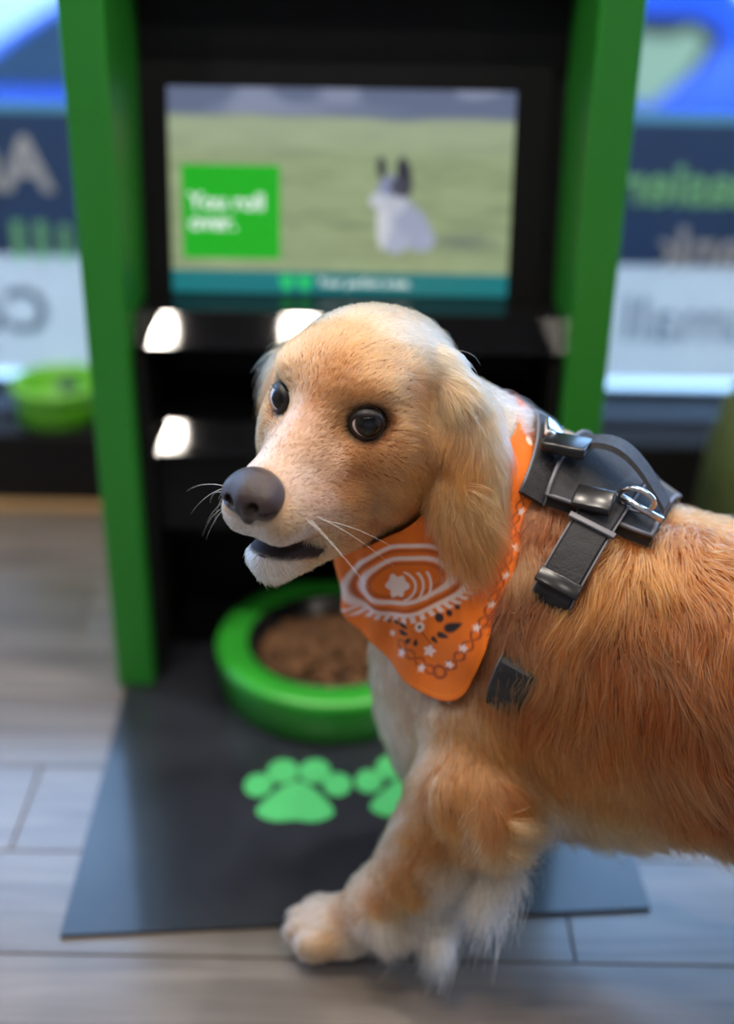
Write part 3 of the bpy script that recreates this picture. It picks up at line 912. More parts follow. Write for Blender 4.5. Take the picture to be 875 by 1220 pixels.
local_sdf((1.0, -2.2, -9.6), (8.0, 2.2, -7.0), .12, [('e', (4.6, 0, -8.55), (2.7, 1.45, .40), None, .2, False), ('c', (7.6, 0, -8.0), (3, 0, -8.05), (.1, .1), .3, True)], m_tongue, 'tongue', dog)

# ================================================================== BANDANA
bvh = BVHTree.FromPolygons([tuple(v) for v in DV], [tuple(f) for f in DF])
TV, TF = surface_nets(SD_TRUNK, gx, gy, gz)
bvh_t = BVHTree.FromPolygons([tuple(v) for v in TV], [tuple(f) for f in TF])
def hit(px, py):
    d = ray(px, py).normalized()
    p, n, i, t = bvh.ray_cast(CAM, d)
    return p, n
def project(P):
    """world points -> photograph pixels"""
    Q = np.asarray(P) - np.array(CAM)
    z = Q @ np.array(FW)
    return np.stack([CX + FPX * (Q @ np.array(RT)) / z, CY - FPX * (Q @ np.array(UP)) / z], -1)
NA = Vector(hp(-7.5, 0, -4.5)); NB = Vector(bp_(.10, .01, .25))      # neck axis
na = (NB - NA).normalized()
e1 = Vector((-1, -.6, -.3)); e1 = (e1 - na * e1.dot(na)).normalized()  # towards the throat
e2 = na.cross(e1).normalized()
def neck_r(th, s):
    p, n, i, t = bvh_t.ray_cast(NA + na * s, e1 * math.cos(th) + e2 * math.sin(th))
    return t if p is not None else .12
# cloth edges along the neck axis by angle: the long corner hangs over the chest on the dog's left
low = [(-180, .056), (-150, .0575), (-132, .064), (-116, .073), (-100, .094), (-90, .113), (-80, .134), (-70, .159), (-63, .178), (-56, .185), (-48, .186), (-40, .182), (-19, .164), (0, .146), (16, .130), (30, .115), (50, .105), (80, .085), (120, .068), (150, .060), (180, .056)]
top = [(-180, .026), (-140, .026), (-110, .030), (-85, .040), (-60, .052), (-30, .060), (0, .062), (30, .062), (60, .056), (100, .044), (140, .030), (180, .026)]
def interp(tab, d):
    return np.interp(d, [a for a, _ in tab], [b for _, b in tab])
deg = np.concatenate([np.linspace(-180, -152, 14, endpoint=False), np.linspace(-152, 42, 330, endpoint=False), np.linspace(42, 180, 50)])
NS = 170
lo_ = interp(low, deg); hi_ = interp(top, deg)
k = np.ones(9) / 9
lo_ = np.convolve(np.pad(lo_, 4, 'edge'), k, 'valid')
tt = np.linspace(0, 1, NS)
SS = hi_[:, None] + (lo_ - hi_)[:, None] * tt[None]
# radius of the body under the cloth on a coarse grid, smoothed, then resampled
cd = np.linspace(-180, 180, 73); cs = np.linspace(.02, .20, 28)
RR = np.array([[neck_r(math.radians(d), s) for s in cs] for d in cd])
RR = np.minimum(RR, np.median(RR) * 1.45)
for _ in range(6):
    Q = np.pad(RR, ((1, 1), (1, 1)), 'edge'); Q[0, 1:-1] = RR[-2]; Q[-1, 1:-1] = RR[1]
    sm = (Q[:-2, 1:-1] + Q[2:, 1:-1] + Q[1:-1, :-2] + Q[1:-1, 2:]) / 4
    RR = np.maximum(sm * .5 + RR * .5, RR * .92 + sm * .08) if _ < 3 else sm * .6 + RR * .4
def bil(d, s):
    x = np.clip((d + 180) / 360 * 72, 0, 71.999); y = np.clip((s - cs[0]) / (cs[-1] - cs[0]) * 27, 0, 26.999)
    xi, yi = x.astype(int), y.astype(int); fx, fy = x - xi, y - yi
    return (RR[xi, yi] * (1 - fx) + RR[xi + 1, yi] * fx) * (1 - fy) + (RR[xi, yi + 1] * (1 - fx) + RR[xi + 1, yi + 1] * fx) * fy
DD = np.repeat(deg[:, None], NS, 1)
BASE = bil(DD, SS)
fold = .0022 * np.sin(DD * .075 + SS * 90) * tt[None] + .0014 * np.sin(DD * .21 - SS * 60)
tipw = np.exp(-((DD + 46) / 45) ** 2) * tt[None] ** 2
OUT = BASE + .0095 + fold + .006 * tipw
# left corner stands off the throat
OUT += .014 * np.exp(-((DD - 12) / 16) ** 2) * tt[None]
th = np.radians(DD)
NAv, nav, e1v, e2v = (np.array(v) for v in (NA, na, e1, e2))
def cloth(R):
    return NAv + SS[..., None] * nav + R[..., None] * (np.cos(th)[..., None] * e1v + np.sin(th)[..., None] * e2v)
CO, CI = cloth(OUT), cloth(OUT - .0012)
nd = len(deg)
I = np.arange(nd * NS).reshape(nd, NS); J = I + nd * NS
q = lambda a, b, c, d: np.stack([a, b, c, d], -1).reshape(-1, 4)
Fc = [q(I[:-1, :-1], I[:-1, 1:], I[1:, 1:], I[1:, :-1]), q(J[:-1, :-1], J[1:, :-1], J[1:, 1:], J[:-1, 1:]),
      q(I[:-1, 0], I[1:, 0], J[1:, 0], J[:-1, 0]), q(I[:-1, -1], J[:-1, -1], J[1:, -1], I[1:, -1])]
m_cloth = mat('orange_cotton_print', (.85, .22, .01), .75, attr='col', bump=(1400, .15))
ban = obj_np('bandana', np.concatenate([CO.reshape(-1, 3), CI.reshape(-1, 3)]), np.concatenate(Fc), m_cloth, None,
             label='orange printed bandana tied round the dog\'s neck', cat='bandana')
# --- print, laid out in cloth coordinates (a smooth map of the cloth to a flat drawing, units of the photograph's pixels)
PXc = project(CO)
sel = (DD > -125) & (DD < 18) & (SS > .06)
def basis(x, y):
    return np.stack([np.ones_like(x), x, y, x * x, x * y, y * y, x ** 3, x * x * y, x * y * y, y ** 3], -1)
xx, yy = DD / 60.0, SS * 10
Bm = basis(xx[sel], yy[sel])
cu, *_ = np.linalg.lstsq(Bm, PXc[sel], rcond=None)
G = basis(xx, yy) @ cu
gxp, gyp = G[..., 0], G[..., 1]
O = np.array((.78, .158, .003)); WH = np.array((.86, .66, .58)); BK = np.array((.020, .012, .012)); BR = np.array((.30, .045, .006))
colr = np.zeros(G.shape[:2] + (3,)) + O
def paint(c, w):
    global colr
    w = np.clip(w, 0, 1)[..., None]
    colr = colr * (1 - w) + c * w
def line_w(d, t, soft=1.2): return 1 - sstep(t - soft, t + soft, np.abs(d))
def dot(cx, cy, r, soft=1.0): return 1 - sstep(r - soft, r + soft, np.hypot(gxp - cx, gyp - cy))
def drop(cx, cy, ang, L, W):
    a = math.radians(ang); u = (gxp - cx) * math.cos(a) + (gyp - cy) * math.sin(a); v = -(gxp - cx) * math.sin(a) + (gyp - cy) * math.cos(a)
    return 1 - sstep(.75, 1.2, np.hypot(u / L, v / (W * (1.05 - .5 * np.clip(u / L, -1, 1)))))
def star(cx, cy, r, n=5):
    a = np.arctan2(gyp - cy, gxp - cx); return 1 - sstep(r - 1.2, r + 1.2, np.hypot(gxp - cx, gyp - cy) / (.86 + .22 * np.cos(n * a)))
ca, sa = math.cos(-.12), math.sin(-.12)
ex, ey = (gxp - 486) * ca + (gyp - 692) * sa, -(gxp - 486) * sa + (gyp - 692) * ca
el = lambda rx, ry: (np.hypot(ex / rx, ey / ry) - 1) * min(rx, ry)
ang = np.arctan2(ey / 41, ex / 74)
paint(WH, line_w(el(74, 40), 2.2))
paint(WH, line_w(el(80, 46), 3.6) * (np.sin(ang * 42) > -.1) * (ang > -.4) * (ang < 2.6))
paint(BR, line_w(el(68, 34.5), 1.6) * .6)
paint(WH, line_w(el(57, 26), 2.4))
paint(BR, line_w(el(47, 20), 1.5) * .5)
a_ = np.arctan2(gyp - 699, gxp - 474); paint(WH, 1 - sstep(14.5, 16.5, np.hypot(gxp - 474, (gyp - 699) * 1.15) / (.92 + .12 * np.cos(6 * a_) + .07 * np.cos(3 * a_ + 1))))
for dx in (24, 34, 44): paint(WH, line_w(np.hypot((gxp - 474) / 1.0, (gyp - 699) / .75) - dx, 1.7) * (gxp > 482) * (np.abs(gyp - 699) < 17))
paint(WH, dot(405, 700, 5) + dot(408, 722, 6) * .8 + dot(399, 712, 4) * .6)
paint(WH, dot(503, 746, 6.0)); paint(BK, dot(503, 746, 2.2))
for cx, cy, a, L, W in ((543, 746, -25, 11, 4.6), (531, 757, 10, 7, 3.2), (521, 763, 50, 5, 2.6), (481, 754, 10, 7, 3.2), (482, 745, 25, 6, 2.8), (487, 763, -40, 5, 2.6), (497, 765, -80, 5, 2.4), (472, 742, 20, 5, 2.4)):
    paint(BK, drop(cx, cy, a, L, W))
for cx, cy, r in ((528, 737, 5.4), (540, 731, 3.6), (549, 723, 2.8), (461, 741, 2.4)): paint(BK, dot(cx, cy, r))
paint(BR, line_w((gyp - 762) - 14 * np.sin((gxp - 512) / 9), 1.5) * (np.abs(gxp - 512) < 7))
def chain(p0, p1, amp, per, wgt):
    p0, p1 = np.array(p0, float), np.array(p1, float); L = np.linalg.norm(p1 - p0); d = (p1 - p0) / L; n = np.array((-d[1], d[0]))
    u = (gxp - p0[0]) * d[0] + (gyp - p0[1]) * d[1]; v = (gxp - p0[0]) * n[0] + (gyp - p0[1]) * n[1]
    m = (u > 0) & (u < L)
    paint(BR, np.maximum(line_w(v - amp * np.sin(u / per), 1.5), line_w(v + amp * np.sin(u / per), 1.4)) * m * wgt)
chain((630, 560), (603, 660), 5, 5.5, .95)
chain((603, 660), (579, 734), 5, 5.0, .95); chain((579, 734), (534, 800), 5, 5.0, .95)
chain((472, 764), (520, 806), 4.5, 5.0, .8)
paint(BR, line_w(np.hypot(gxp - 525, gyp - 803) - 7, 1.7))
for cx, cy, r in ((598, 687, 4.5), (584, 721, 4.5), (567, 746, 4.2), (552, 769, 4.4), (537, 792, 4.6), (514, 777, 7.5), (503, 797, 4.6), (478, 778, 4.6), (464, 757, 3.6), (612, 655, 4.5), (622, 610, 5), (634, 570, 5)):
    paint(WH, star(cx, cy, r, 5))
# the part of the loop outside the drawn corner: a simple band of dots
rest = ((DD < -128) | (DD > 20))
paint(WH, rest * (np.hypot((DD % 12) - 6, (tt[None] * 24) - 8) < 2.2))
paint(BK, rest * (np.hypot(((DD + 6) % 12) - 6, (tt[None] * 24) - 16) < 1.8))
hem = (lo_[:, None] - SS)
paint(np.array((.93, .26, .012)), line_w(hem - .0035, .0005, .0004) * .5)
set_color(ban, np.concatenate([colr.reshape(-1, 3)] * 2))

# ================================================================== HARNESS
m_web = mat('black_webbing', (.020, .020, .024), .6, bump=(900, .5), noise=(200, .35))
m_pad = mat('charcoal_padding', (.018, .018, .021), .75, bump=(500, .4), noise=(80, .3))
m_pipe = mat('grey_piping', (.13, .13, .15), .45)
m_plas = mat('black_buckle_plastic', (.012, .012, .014), .25)
m_steel = mat('polished_steel', (.75, .77, .80), .18, metal=1.0)
harness = empty('dog_harness', tuple(bp_(.02, 0, .43)), label='black dog harness with grey piping and a steel ring on the dog\'s back', cat='harness')
UPZ = Vector((0, 0, 1))
def surf(o, d, maxr=.24):
    p, n, i, t = bvh_t.ray_cast(Vector(o), Vector(d).normalized())
    return (Vector(p), Vector(n)) if p is not None and t < maxr else (Vector(o) + Vector(d).normalized() * .1, Vector(d).normalized())
def ribbon(name, P, N, W, w, h, m, parent, closed=True, **kw):
    """band along points P with outward normals N, width direction W"""
    V, F = [], []
    n = len(P)
    for p, nn, ww in zip(P, N, W):
        for a, b in ((-1, 0), (-.82, 1), (.82, 1), (1, 0)):
            V.append(p + ww * (a * w / 2) + nn * (b * h))
    for i in range(n if closed else n - 1):
        j = (i + 1) % n
        for k_ in range(4): F.append((i * 4 + k_, i * 4 + (k_ + 1) % 4, j * 4 + (k_ + 1) % 4, j * 4 + k_))
    if not closed: F += [(0, 1, 2, 3), tuple((n - 1) * 4 + k_ for k_ in (3, 2, 1, 0))]
    return obj(name, V, F, m, parent, False, **kw)
def smooth_loop(P, it=6):
    for _ in range(it): P = [(P[i - 1] + P[i] * 2 + P[(i + 1) % len(P)]) / 4 for i in range(len(P))]
    return P
def loop(c, pn, off, n=96):
    """points where a plane (normal pn, through c) meets the body, lifted by off(angle seen from above)"""
    c, pn = Vector(c), Vector(pn).normalized()
    a = (UPZ - pn * pn.dot(UPZ)).normalized(); b = pn.cross(a)
    P, N = [], []
    for i in range(n):
        t = 2 * math.pi * i / n
        d = a * math.cos(t) + b * math.sin(t)
        p, _ = surf(c, d); P.append(p + d * off(t)); N.append(d)
    return smooth_loop(P), N, [pn] * n
pts = [hit(735, 590)[0], hit(672, 690)[0], hit(604, 830)[0]]
pn = (pts[1] - pts[0]).cross(pts[2] - pts[0]).normalized()
cc = Vector(bp_(.04, 0, .29)); cc = cc - pn * (cc - pts[1]).dot(pn)
P, N, W = loop(cc, pn, lambda t: .011 if abs(((t + math.pi) % (2 * math.pi)) - math.pi) < 1.35 else .008)
zs_ = [hit(*q_)[0].z for q_ in ((652, 708), (630, 786), (600, 846))]
for i in range(len(P)):                                  # the coat closes over the strap on the shoulder and again under the chest
    z_ = P[i].z
    P[i] = P[i] + N[i] * float(np.interp(z_, [zs_[2] - .02, zs_[2], zs_[1], zs_[1] + .008, zs_[0] - .008, zs_[0] + .006], [-.026, -.0060, -.0060, -.026, -.026, 0.0]))
sh = ribbon('shoulder_strap', P, N, W, .031, .004, m_pad, harness)
for sgn in (-1, 1):
    tube('piping', [p + w * sgn * .0150 + nn * .002 for p, nn, w in zip(P, N, W)], .0009, m_pipe, sh, 6, True)
# back plate between the shoulder blades
def body_pt(a, phi, off):
    o = Vector(bp_(a, 0, .30)); d = UPZ * math.cos(phi) + Vector(BS) * math.sin(phi)
    p, n = surf(o, d); return p + d * off
na_, np2 = 16, 16
A0, A1, PH0, PH1 = -.045, .030, -.62, .40
V, F = [], []
for layer in (0.004, .017):
    for i in range(na_):
        u = i / (na_ - 1)
        for j in range(np2):
            v = j / (np2 - 1)
            wv = 1 - .25 * u                       # narrows towards the tail
            V.append(body_pt(A1 + (A0 - A1) * u, (PH0 + (PH1 - PH0) * v) * wv, layer - .004 * max(abs(u - .5), abs(v - .5)) * 2))
nl = na_ * np2
for i in range(na_ - 1):
    for j in range(np2 - 1):
        a = i * np2 + j
        F += [(a, a + 1, a + np2 + 1, a + np2), (nl + a, nl + a + np2, nl + a + np2 + 1, nl + a + 1)]
rim = [i * np2 for i in range(na_)] + [(na_ - 1) * np2 + j for j in range(1, np2)] + [i * np2 + np2 - 1 for i in range(na_ - 2, -1, -1)] + [j for j in range(np2 - 2, 0, -1)]
for i in range(len(rim)):
    a, b = rim[i], rim[(i + 1) % len(rim)]
    F.append((a, nl + a, nl + b, b))
plate = obj('back_plate', V, F, m_pad, harness, True)
tube('piping', [Vector(V[nl + r]) for r in rim], .0017, m_pipe, plate, 6, True)
# collar strap of the harness, just behind the bandana
cn = (Vector(bp_(.09, 0, .40)) - NA).normalized()
P2, N2, W2 = loop(NA + na * .115 + Vector((.020, 0, 0)), Vector((.80, .02, -.50)), lambda t: .002 + .006 * max(0, math.cos(t)), 80)
ks = [i for i in range(len(P2)) if -.70 < ((2 * math.pi * i / len(P2) + math.pi) % (2 * math.pi)) - math.pi < .70]
ks.sort(key=lambda i: ((2 * math.pi * i / len(P2) + math.pi) % (2 * math.pi)) - math.pi)
P2, N2, W2 = [P2[i] for i in ks], [N2[i] for i in ks], [W2[i] for i in ks]
colr_strap = ribbon('collar_strap', P2, N2, W2, .022, .0035, m_web, harness, False)
for sgn in (-1, 1):
    tube('piping', [p + w * sgn * .0105 + nn * .002 for p, nn, w in zip(P2, N2, W2)], .0014, m_pipe, colr_strap, 6, False)
# handle, ring and buckles on top
hA, hB = body_pt(.022, .08, .018), body_pt(-.048, .06, .018)
arc = [hA + (hB - hA) * t + UPZ * (.020 * math.sin(math.pi * t)) for t in np.linspace(0, 1, 14)]
ribbon('handle', arc, [UPZ] * 14, [Vector(BS)] * 14, .022, .004, m_web, harness, False)
rc = body_pt(-.030, .22, .030)
tube('d_ring', [rc + Vector(BA) * (.013 * math.cos(t)) + (UPZ * .8 + Vector(BS) * .3) * (.013 * math.sin(t)) for t in np.linspace(0, 2 * math.pi, 25)[:-1]], .0022, m_steel, harness, 8, True)
tube('ring_bar', [body_pt(-.012, .22, .022), body_pt(-.05, .22, .022)], .0028, m_steel, harness, 8)
def buckle(p, n, t, w, h, d, m, name='buckle'):
    n = Vector(n).normalized(); t = (Vector(t) - n * Vector(t).dot(n)).normalized(); b = n.cross(t)
    bm = box_bm(-w / 2, w / 2, -h / 2, h / 2, 0, d, min(w, h, d) * .25, 2)
    M = Matrix((t, b, n)).transposed().to_4x4(); M.translation = Vector(p)
    bmesh.ops.transform(bm, matrix=M, verts=bm.verts[:])
    return bm_obj(name, bm, m, harness, True)
i0 = min(range(len(P2)), key=lambda i: (project(np.array(P2[i])[None])[0] - np.array((672, 530))) @ (project(np.array(P2[i])[None])[0] - np.array((672, 530))) - 4000 * N2[i].z)
buckle(P2[i0] + N2[i0] * .004, N2[i0], W2[i0], .016, .022, .007, m_steel, 'steel_clasp')
buckle(body_pt(.028, .16, .017), UPZ, BA, .034, .026, .009, m_plas)
buckle(body_pt(-.002, .32, .015), UPZ + Vector(BS) * .5, BA, .030, .020, .008, m_plas)
i1 = min(range(len(P)), key=lambda i: np.linalg.norm(project(np.array(P[i])[None])[0] - np.array((668, 690))))
buckle(P[i1] + N[i1] * .003, N[i1], W[i1], .034, .012, .004, m_plas, 'strap_slider')
i2 = min(range(len(P)), key=lambda i: np.linalg.norm(project(np.array(P[i])[None])[0] - np.array((700, 630))))
buckle(P[i2] + N[i2] * .004, N[i2], W[i2], .037, .005, .003, m_pipe, 'strap_seam')

# ================================================================== FUR
CREAM, WHITE, TAN, GOLD, RUST, DRUST = (.66, .41, .22), (.80, .70, .58), (.45, .170, .043), (.37, .112, .021), (.235, .057, .0095), (.165, .037, .006)
def mixc(a, b, t): return tuple(x * (1 - t) + y * t for x, y in zip(a, b))
GP, GD, GL, GLIFT, GC = [], [], [], [], []
def gadd(p, d, L, lift, c):
    GP.append(np.array(p, float)); GD.append(np.array(d, float) / np.linalg.norm(d)); GL.append(L); GLIFT.append(lift); GC.append(c)
def hg(f, l, u, d, L, lift, c):
    """guide hair on the head, mirrored to the other side"""
    for s in ((1, -1) if l else (1,)):
        gadd(hp(f, l * s, u), np.array((d[0], d[1] * s, d[2])) @ HM, L * .01, lift, c)
PINK = (.70, .46, .33)
hg(7.5, 0, -1.9, (-1, 0, .1), .30, .2, mixc(TAN, PINK, .3))
hg(6, 0, -1.5, (-1, 0, .1), .32, .2, PINK); hg(6, 1.6, -2.2, (-1, .2, 0), .32, .2, PINK)
hg(3, 0, -.4, (-1, 0, .2), .42, .2, mixc(TAN, PINK, .6)); hg(3, 2.2, -1.6, (-1, .3, 0), .42, .2, mixc(TAN, PINK, .45))
hg(0, 0, .6, (-1, 0, .6), .55, .2, mixc(TAN, CREAM, .15)); hg(.5, 2.0, -.2, (-1, .4, .4), .5, .2, TAN)
hg(-1, 1.2, 3.0, (-1, .2, .8), .7, .2, TAN); hg(-2.5, 0, 4.6, (-1, 0, .5), .9, .2, mixc(TAN, CREAM, .35))
hg(-6, 0, 6, (-1, 0, 0), 1.2, .2, mixc(CREAM, WHITE, .15)); hg(-5.5, 3.2, 5.2, (-1, .5, -.1), 1.2, .2, mixc(CREAM, WHITE, .5)); hg(-3, 3.5, 3.8, (-1, .4, .2), .9, .2, mixc(TAN, CREAM, .5))
hg(5, 2.6, -4.6, (-1, .1, -.2), .36, .2, mixc(PINK, TAN, .35)); hg(7.5, 2.4, -5.0, (-1, .1, -.5), .32, .25, CREAM); hg(2, 3.7, -4.6, (-1, .2, -.3), .5, .2, TAN)
hg(7.2, 2.6, -6.6, (-.8, 0, -.7), .45, .25, WHITE); hg(4.5, 3.2, -7.0, (-.9, 0, -.5), .5, .25, CREAM); hg(8.6, .6, -6.2, (-.2, .5, -1), .32, .3, WHITE)
hg(6.8, 0, -10.6, (-.7, 0, -.7), 1.1, .45, WHITE); hg(7.4, .8, -9.4, (0, .4, -1), .5, .35, WHITE); hg(4.0, 1.6, -10.4, (-1, .2, -.5), .9, .35, CREAM); hg(1, 2.2, -10.6, (-1, .1, -.4), 1.0, .3, mixc(TAN, CREAM, .4))
hg(1.5, 3.8, -8.0, (-1, .1, -.4), .7, .2, mixc(TAN, CREAM, .3))
hg(1.0, 3.8, -2.4, (-.7, .5, -.6), .45, .2, mixc(TAN, GOLD, .4)); hg(-1.4, 5.0, -2.2, (-1, .4, -.4), .6, .2, mixc(TAN, GOLD, .3)); hg(-.2, 3.6, 2.0, (-.7, .6, .6), .6, .25, mixc(TAN, CREAM, .15)); hg(-.9, 2.2, 2.4, (-.8, .3, .8), .6, .25, mixc(TAN, CREAM, .35)); hg(-1.6, 3.6, 2.9, (-.8, .5, .6), .7, .25, mixc(TAN, CREAM, .4)); hg(-1.5, 4.6, 1.4, (-1, .5, .1), .7, .2, mixc(TAN, CREAM, .25))
hg(-3.6, 5.4, 1.8, (-1, .3, -.4), 1.0, .2, mixc(TAN, CREAM, .2)); hg(-2, 6.0, -4.4, (-1, .2, -.5), .8, .2, TAN); hg(-3, 6.2, -7, (-.9, .1, -.8), 1.1, .2, mixc(TAN, GOLD, .6))
hg(-4.4, 6.4, -4.5, (-.8, .2, -.8), 1.0, .15, mixc(GOLD, RUST, .4)); hg(-5, 5.6, -8.5, (-.7, .1, -.9), 1.4, .2, GOLD)
hg(-6.5, 4.4, 4.4, (-.6, .8, -.3), 1.8, .2, mixc(CREAM, WHITE, .3)); hg(-7.2, 5.6, 3.4, (-.3, .8, -.6), 2.4, .2, mixc(CREAM, WHITE, .3)); hg(-6.8, 7.8, 1.0, (0, .3, -1), 2.6, .15, mixc(TAN, CREAM, .6))
hg(-6.6, 8.9, -3, (0, .1, -1), 3.2, .12, mixc(TAN, GOLD, .4)); hg(-7.5, 9.6, -6, (0, .1, -1), 3.8, .12, mixc(TAN, GOLD, .25)); hg(-4.2, 7.0, -1.6, (-.2, .2, -1), 1.4, .15, mixc(GOLD, RUST, .7)); hg(-4.4, 7.2, -3.6, (-.2, .2, -1), 1.4, .15, mixc(GOLD, RUST, .4)); hg(-6.6, 9.0, -11, (.05, 0, -1), 5.0, .12, mixc(TAN, CREAM, .5)); hg(-9.5, 8.8, -10.5, (-.1, .1, -1), 4.6, .2, mixc(TAN, CREAM, .6)); hg(-6.6, 9.4, -8, (0, 0, -1), 4.4, .12, mixc(TAN, CREAM, .4)); hg(-4.6, 8.2, -1, (.35, .2, -1), 2.6, .2, mixc(TAN, GOLD, .3)); hg(-3.5, 8.6, -4.5, (.3, .1, -1), 2.8, .15, mixc(TAN, CREAM, .25))  # rust guides put the shadow under the ear's front edge into the coat
hg(-11.6, 8.0, -3, (-.7, .3, -1), 3.6, .35, mixc(CREAM, WHITE, .5)); hg(-9.6, 8.0, -2, (-.4, .2, -1), 3.0, .25, mixc(CREAM, WHITE, .5)); hg(-9.4, 8.6, -7, (-.2, .1, -1), 3.2, .2, mixc(TAN, CREAM, .6)); hg(-9.4, 6.6, 2.0, (-.9, .5, -.2), 4.0, .42, mixc(CREAM, WHITE, .6))
hg(-11, 2, 4.0, (-1, .2, -.4), 2.4, .3, CREAM); hg(-12, 3, 0, (-1, .4, -.7), 3.0, .3, mixc(TAN, CREAM, .7)); hg(-12.5, 0, -2, (-1, 0, -.8), 3.0, .25, CREAM)
def hg1(f, l, u, d, L, lift, c):
    gadd(hp(f, l, u), np.array(d) @ HM, L * .01, lift, c)
for g_ in ((-6.9, 7.4, 1.2, (.1, .6, -1), 2.2, .18, mixc(TAN, CREAM, .6)), (-5.2, 9.2, -3.5, (.25, .30, -.9), 3.0, .12, mixc(TAN, GOLD, .6)), (-4.2, 10.2, -7.5, (.2, .2, -.95), 3.2, .12, mixc(TAN, GOLD, .3)),
           (-3.6, 10.6, -9.8, (.15, .1, -1), 3.3, .12, mixc(TAN, CREAM, .2)), (-4.4, 7.2, -1.0, (.45, .0, -1), 3.2, .25, mixc(TAN, CREAM, .25)), (-3.6, 7.8, -4.5, (.35, .05, -1), 2.8, .18, mixc(TAN, GOLD, .3)), (-3.0, 8.6, -8.0, (.2, .05, -1), 3.0, .15, GOLD),
           (-7.4, 10.6, -1.2, (-.1, .5, -.9), 2.0, .25, mixc(CREAM, WHITE, .3)), (-7.2, 11.4, -3.8, (0, .2, -.95), 1.8, .2, mixc(TAN, CREAM, .8)), (-5.8, 11.6, -7.4, (.1, .1, -1), 2.2, .18, mixc(TAN, CREAM, .45)), (-4.8, 11.4, -9.6, (.1, .1, -1), 3.0, .18, mixc(TAN, CREAM, .4))):
    hg1(*g_)
def bgd(px, py, dx, dy, L, lift, c):
    """guide hair on the trunk or legs: placed where the photograph shows it, mirrored to the far side"""
    p, n = hit(px, py)
    if p is None: return
    d = RT * dx - UP * dy
    d = (d - n * d.dot(n)); d.normalize()
    p, d = np.array(p), np.array(d)
    gadd(p, d, L * .01, lift, c)
    if px > 560 or py < 900:
        s = (p - WITH) @ BS
        gadd(p - 2 * s * BS, d - 2 * (d @ BS) * BS, L * .01, lift, c)
T_ = mixc
for g_ in ((660, 520, .4, .9, 3.0, .25, T_(TAN, CREAM, .6)), (650, 620, -.3, 1, 2.4, .12, DRUST), (690, 585, -.3, 1, 2.4, .12, T_(GOLD, RUST, .6)), (620, 720, -.25, 1, 2.6, .12, DRUST), (595, 780, -.15, 1, 2.8, .15, RUST),
           (800, 600, -.5, .7, 3.8, .4, T_(TAN, CREAM, .45)), (835, 590, .5, .5, 3.6, .35, T_(TAN, CREAM, .35)), (735, 640, -.75, .6, 3.6, .35, T_(GOLD, TAN, .5)), (700, 700, -.5, .9, 3.4, .3, GOLD), (770, 660, -.2, 1, 3.6, .3, T_(GOLD, TAN, .3)),
           (860, 650, .7, .7, 3.6, .25, T_(RUST, GOLD, .5)), (800, 720, .45, 1, 3.6, .2, RUST), (740, 760, .1, 1, 3.4, .2, RUST), (680, 780, -.2, 1, 3.2, .2, T_(RUST, GOLD, .5)), (640, 830, -.05, 1, 3.2, .2, T_(RUST, GOLD, .3)),
           (860, 800, .6, .9, 3.8, .2, RUST), (790, 830, .5, 1, 3.8, .2, RUST), (710, 850, .3, 1, 3.6, .2, T_(RUST, GOLD, .35)), (650, 900, .25, 1, 3.4, .2, GOLD),
           (865, 930, .45, 1, 4.0, .2, DRUST), (800, 940, .4, 1, 4.2, .2, T_(RUST, GOLD, .3)), (720, 930, .3, 1, 3.8, .22, T_(GOLD, TAN, .3)), (860, 1010, .4, 1, 4.4, .3, T_(RUST, GOLD, .5)), (780, 990, .4, 1, 4.2, .3, T_(GOLD, TAN, .6)), (700, 960, .3, 1, 4.0, .3, T_(TAN, CREAM, .4)),
           (470, 860, -.05, 1, 2.4, .2, T_(CREAM, WHITE, .2)), (500, 870, 0, 1, 2.2, .15, T_(TAN, CREAM, .6)), (550, 870, 0, 1, 2.6, .15, T_(TAN, GOLD, .3)), (600, 880, .1, 1, 2.8, .15, T_(GOLD, TAN, .4)),
           (490, 940, 0, 1, 1.6, .12, T_(TAN, CREAM, .6)), (540, 945, .1, 1, 2.0, .15, T_(GOLD, TAN, .5)), (590, 940, .5, .8, 4.0, .35, T_(RUST, GOLD, .5)), (625, 945, .4, .9, 4.5, .4, T_(CREAM, WHITE, .7)),
           (500, 1040, -.1, 1, 1.5, .12, T_(GOLD, TAN, .5)), (478, 1075, 0, 1, 1.3, .12, T_(TAN, CREAM, .3)), (525, 1005, .1, 1, 1.8, .15, T_(GOLD, RUST, .3)), (475, 1010, -.3, 1, 1.2, .1, T_(TAN, CREAM, .5)), (515, 1000, 0, 1, 1.6, .15, T_(GOLD, TAN, .4)), (560, 1000, .7, .6, 3.6, .4, T_(RUST, GOLD, .6)), (578, 985, .9, .5, 4.6, .6, T_(TAN, CREAM, .4)),
           (460, 1055, -.5, 1, .9, .1, T_(TAN, CREAM, .6)), (490, 1055, .2, 1, 2.2, .3, T_(GOLD, TAN, .5)), (545, 1025, .85, .6, 5.0, .7, T_(TAN, CREAM, .7)), (519, 1055, .75, .7, 5.5, .7, T_(CREAM, WHITE, .6)), (490, 1090, .5, .9, 5.2, .7, WHITE), (450, 1100, .3, 1, 2.6, .5, T_(CREAM, WHITE, .6)),
           (430, 1090, -1, .3, .6, .12, T_(TAN, CREAM, .5)), (405, 1085, -1, .3, .5, .15, T_(TAN, CREAM, .6)), (375, 1100, -1, .4, .5, .2, T_(CREAM, WHITE, .5)), (390, 1125, -.8, .6, .6, .2, CREAM), (430, 1120, -.3, 1, .8, .25, T_(CREAM, WHITE, .5))):
    bgd(*g_)
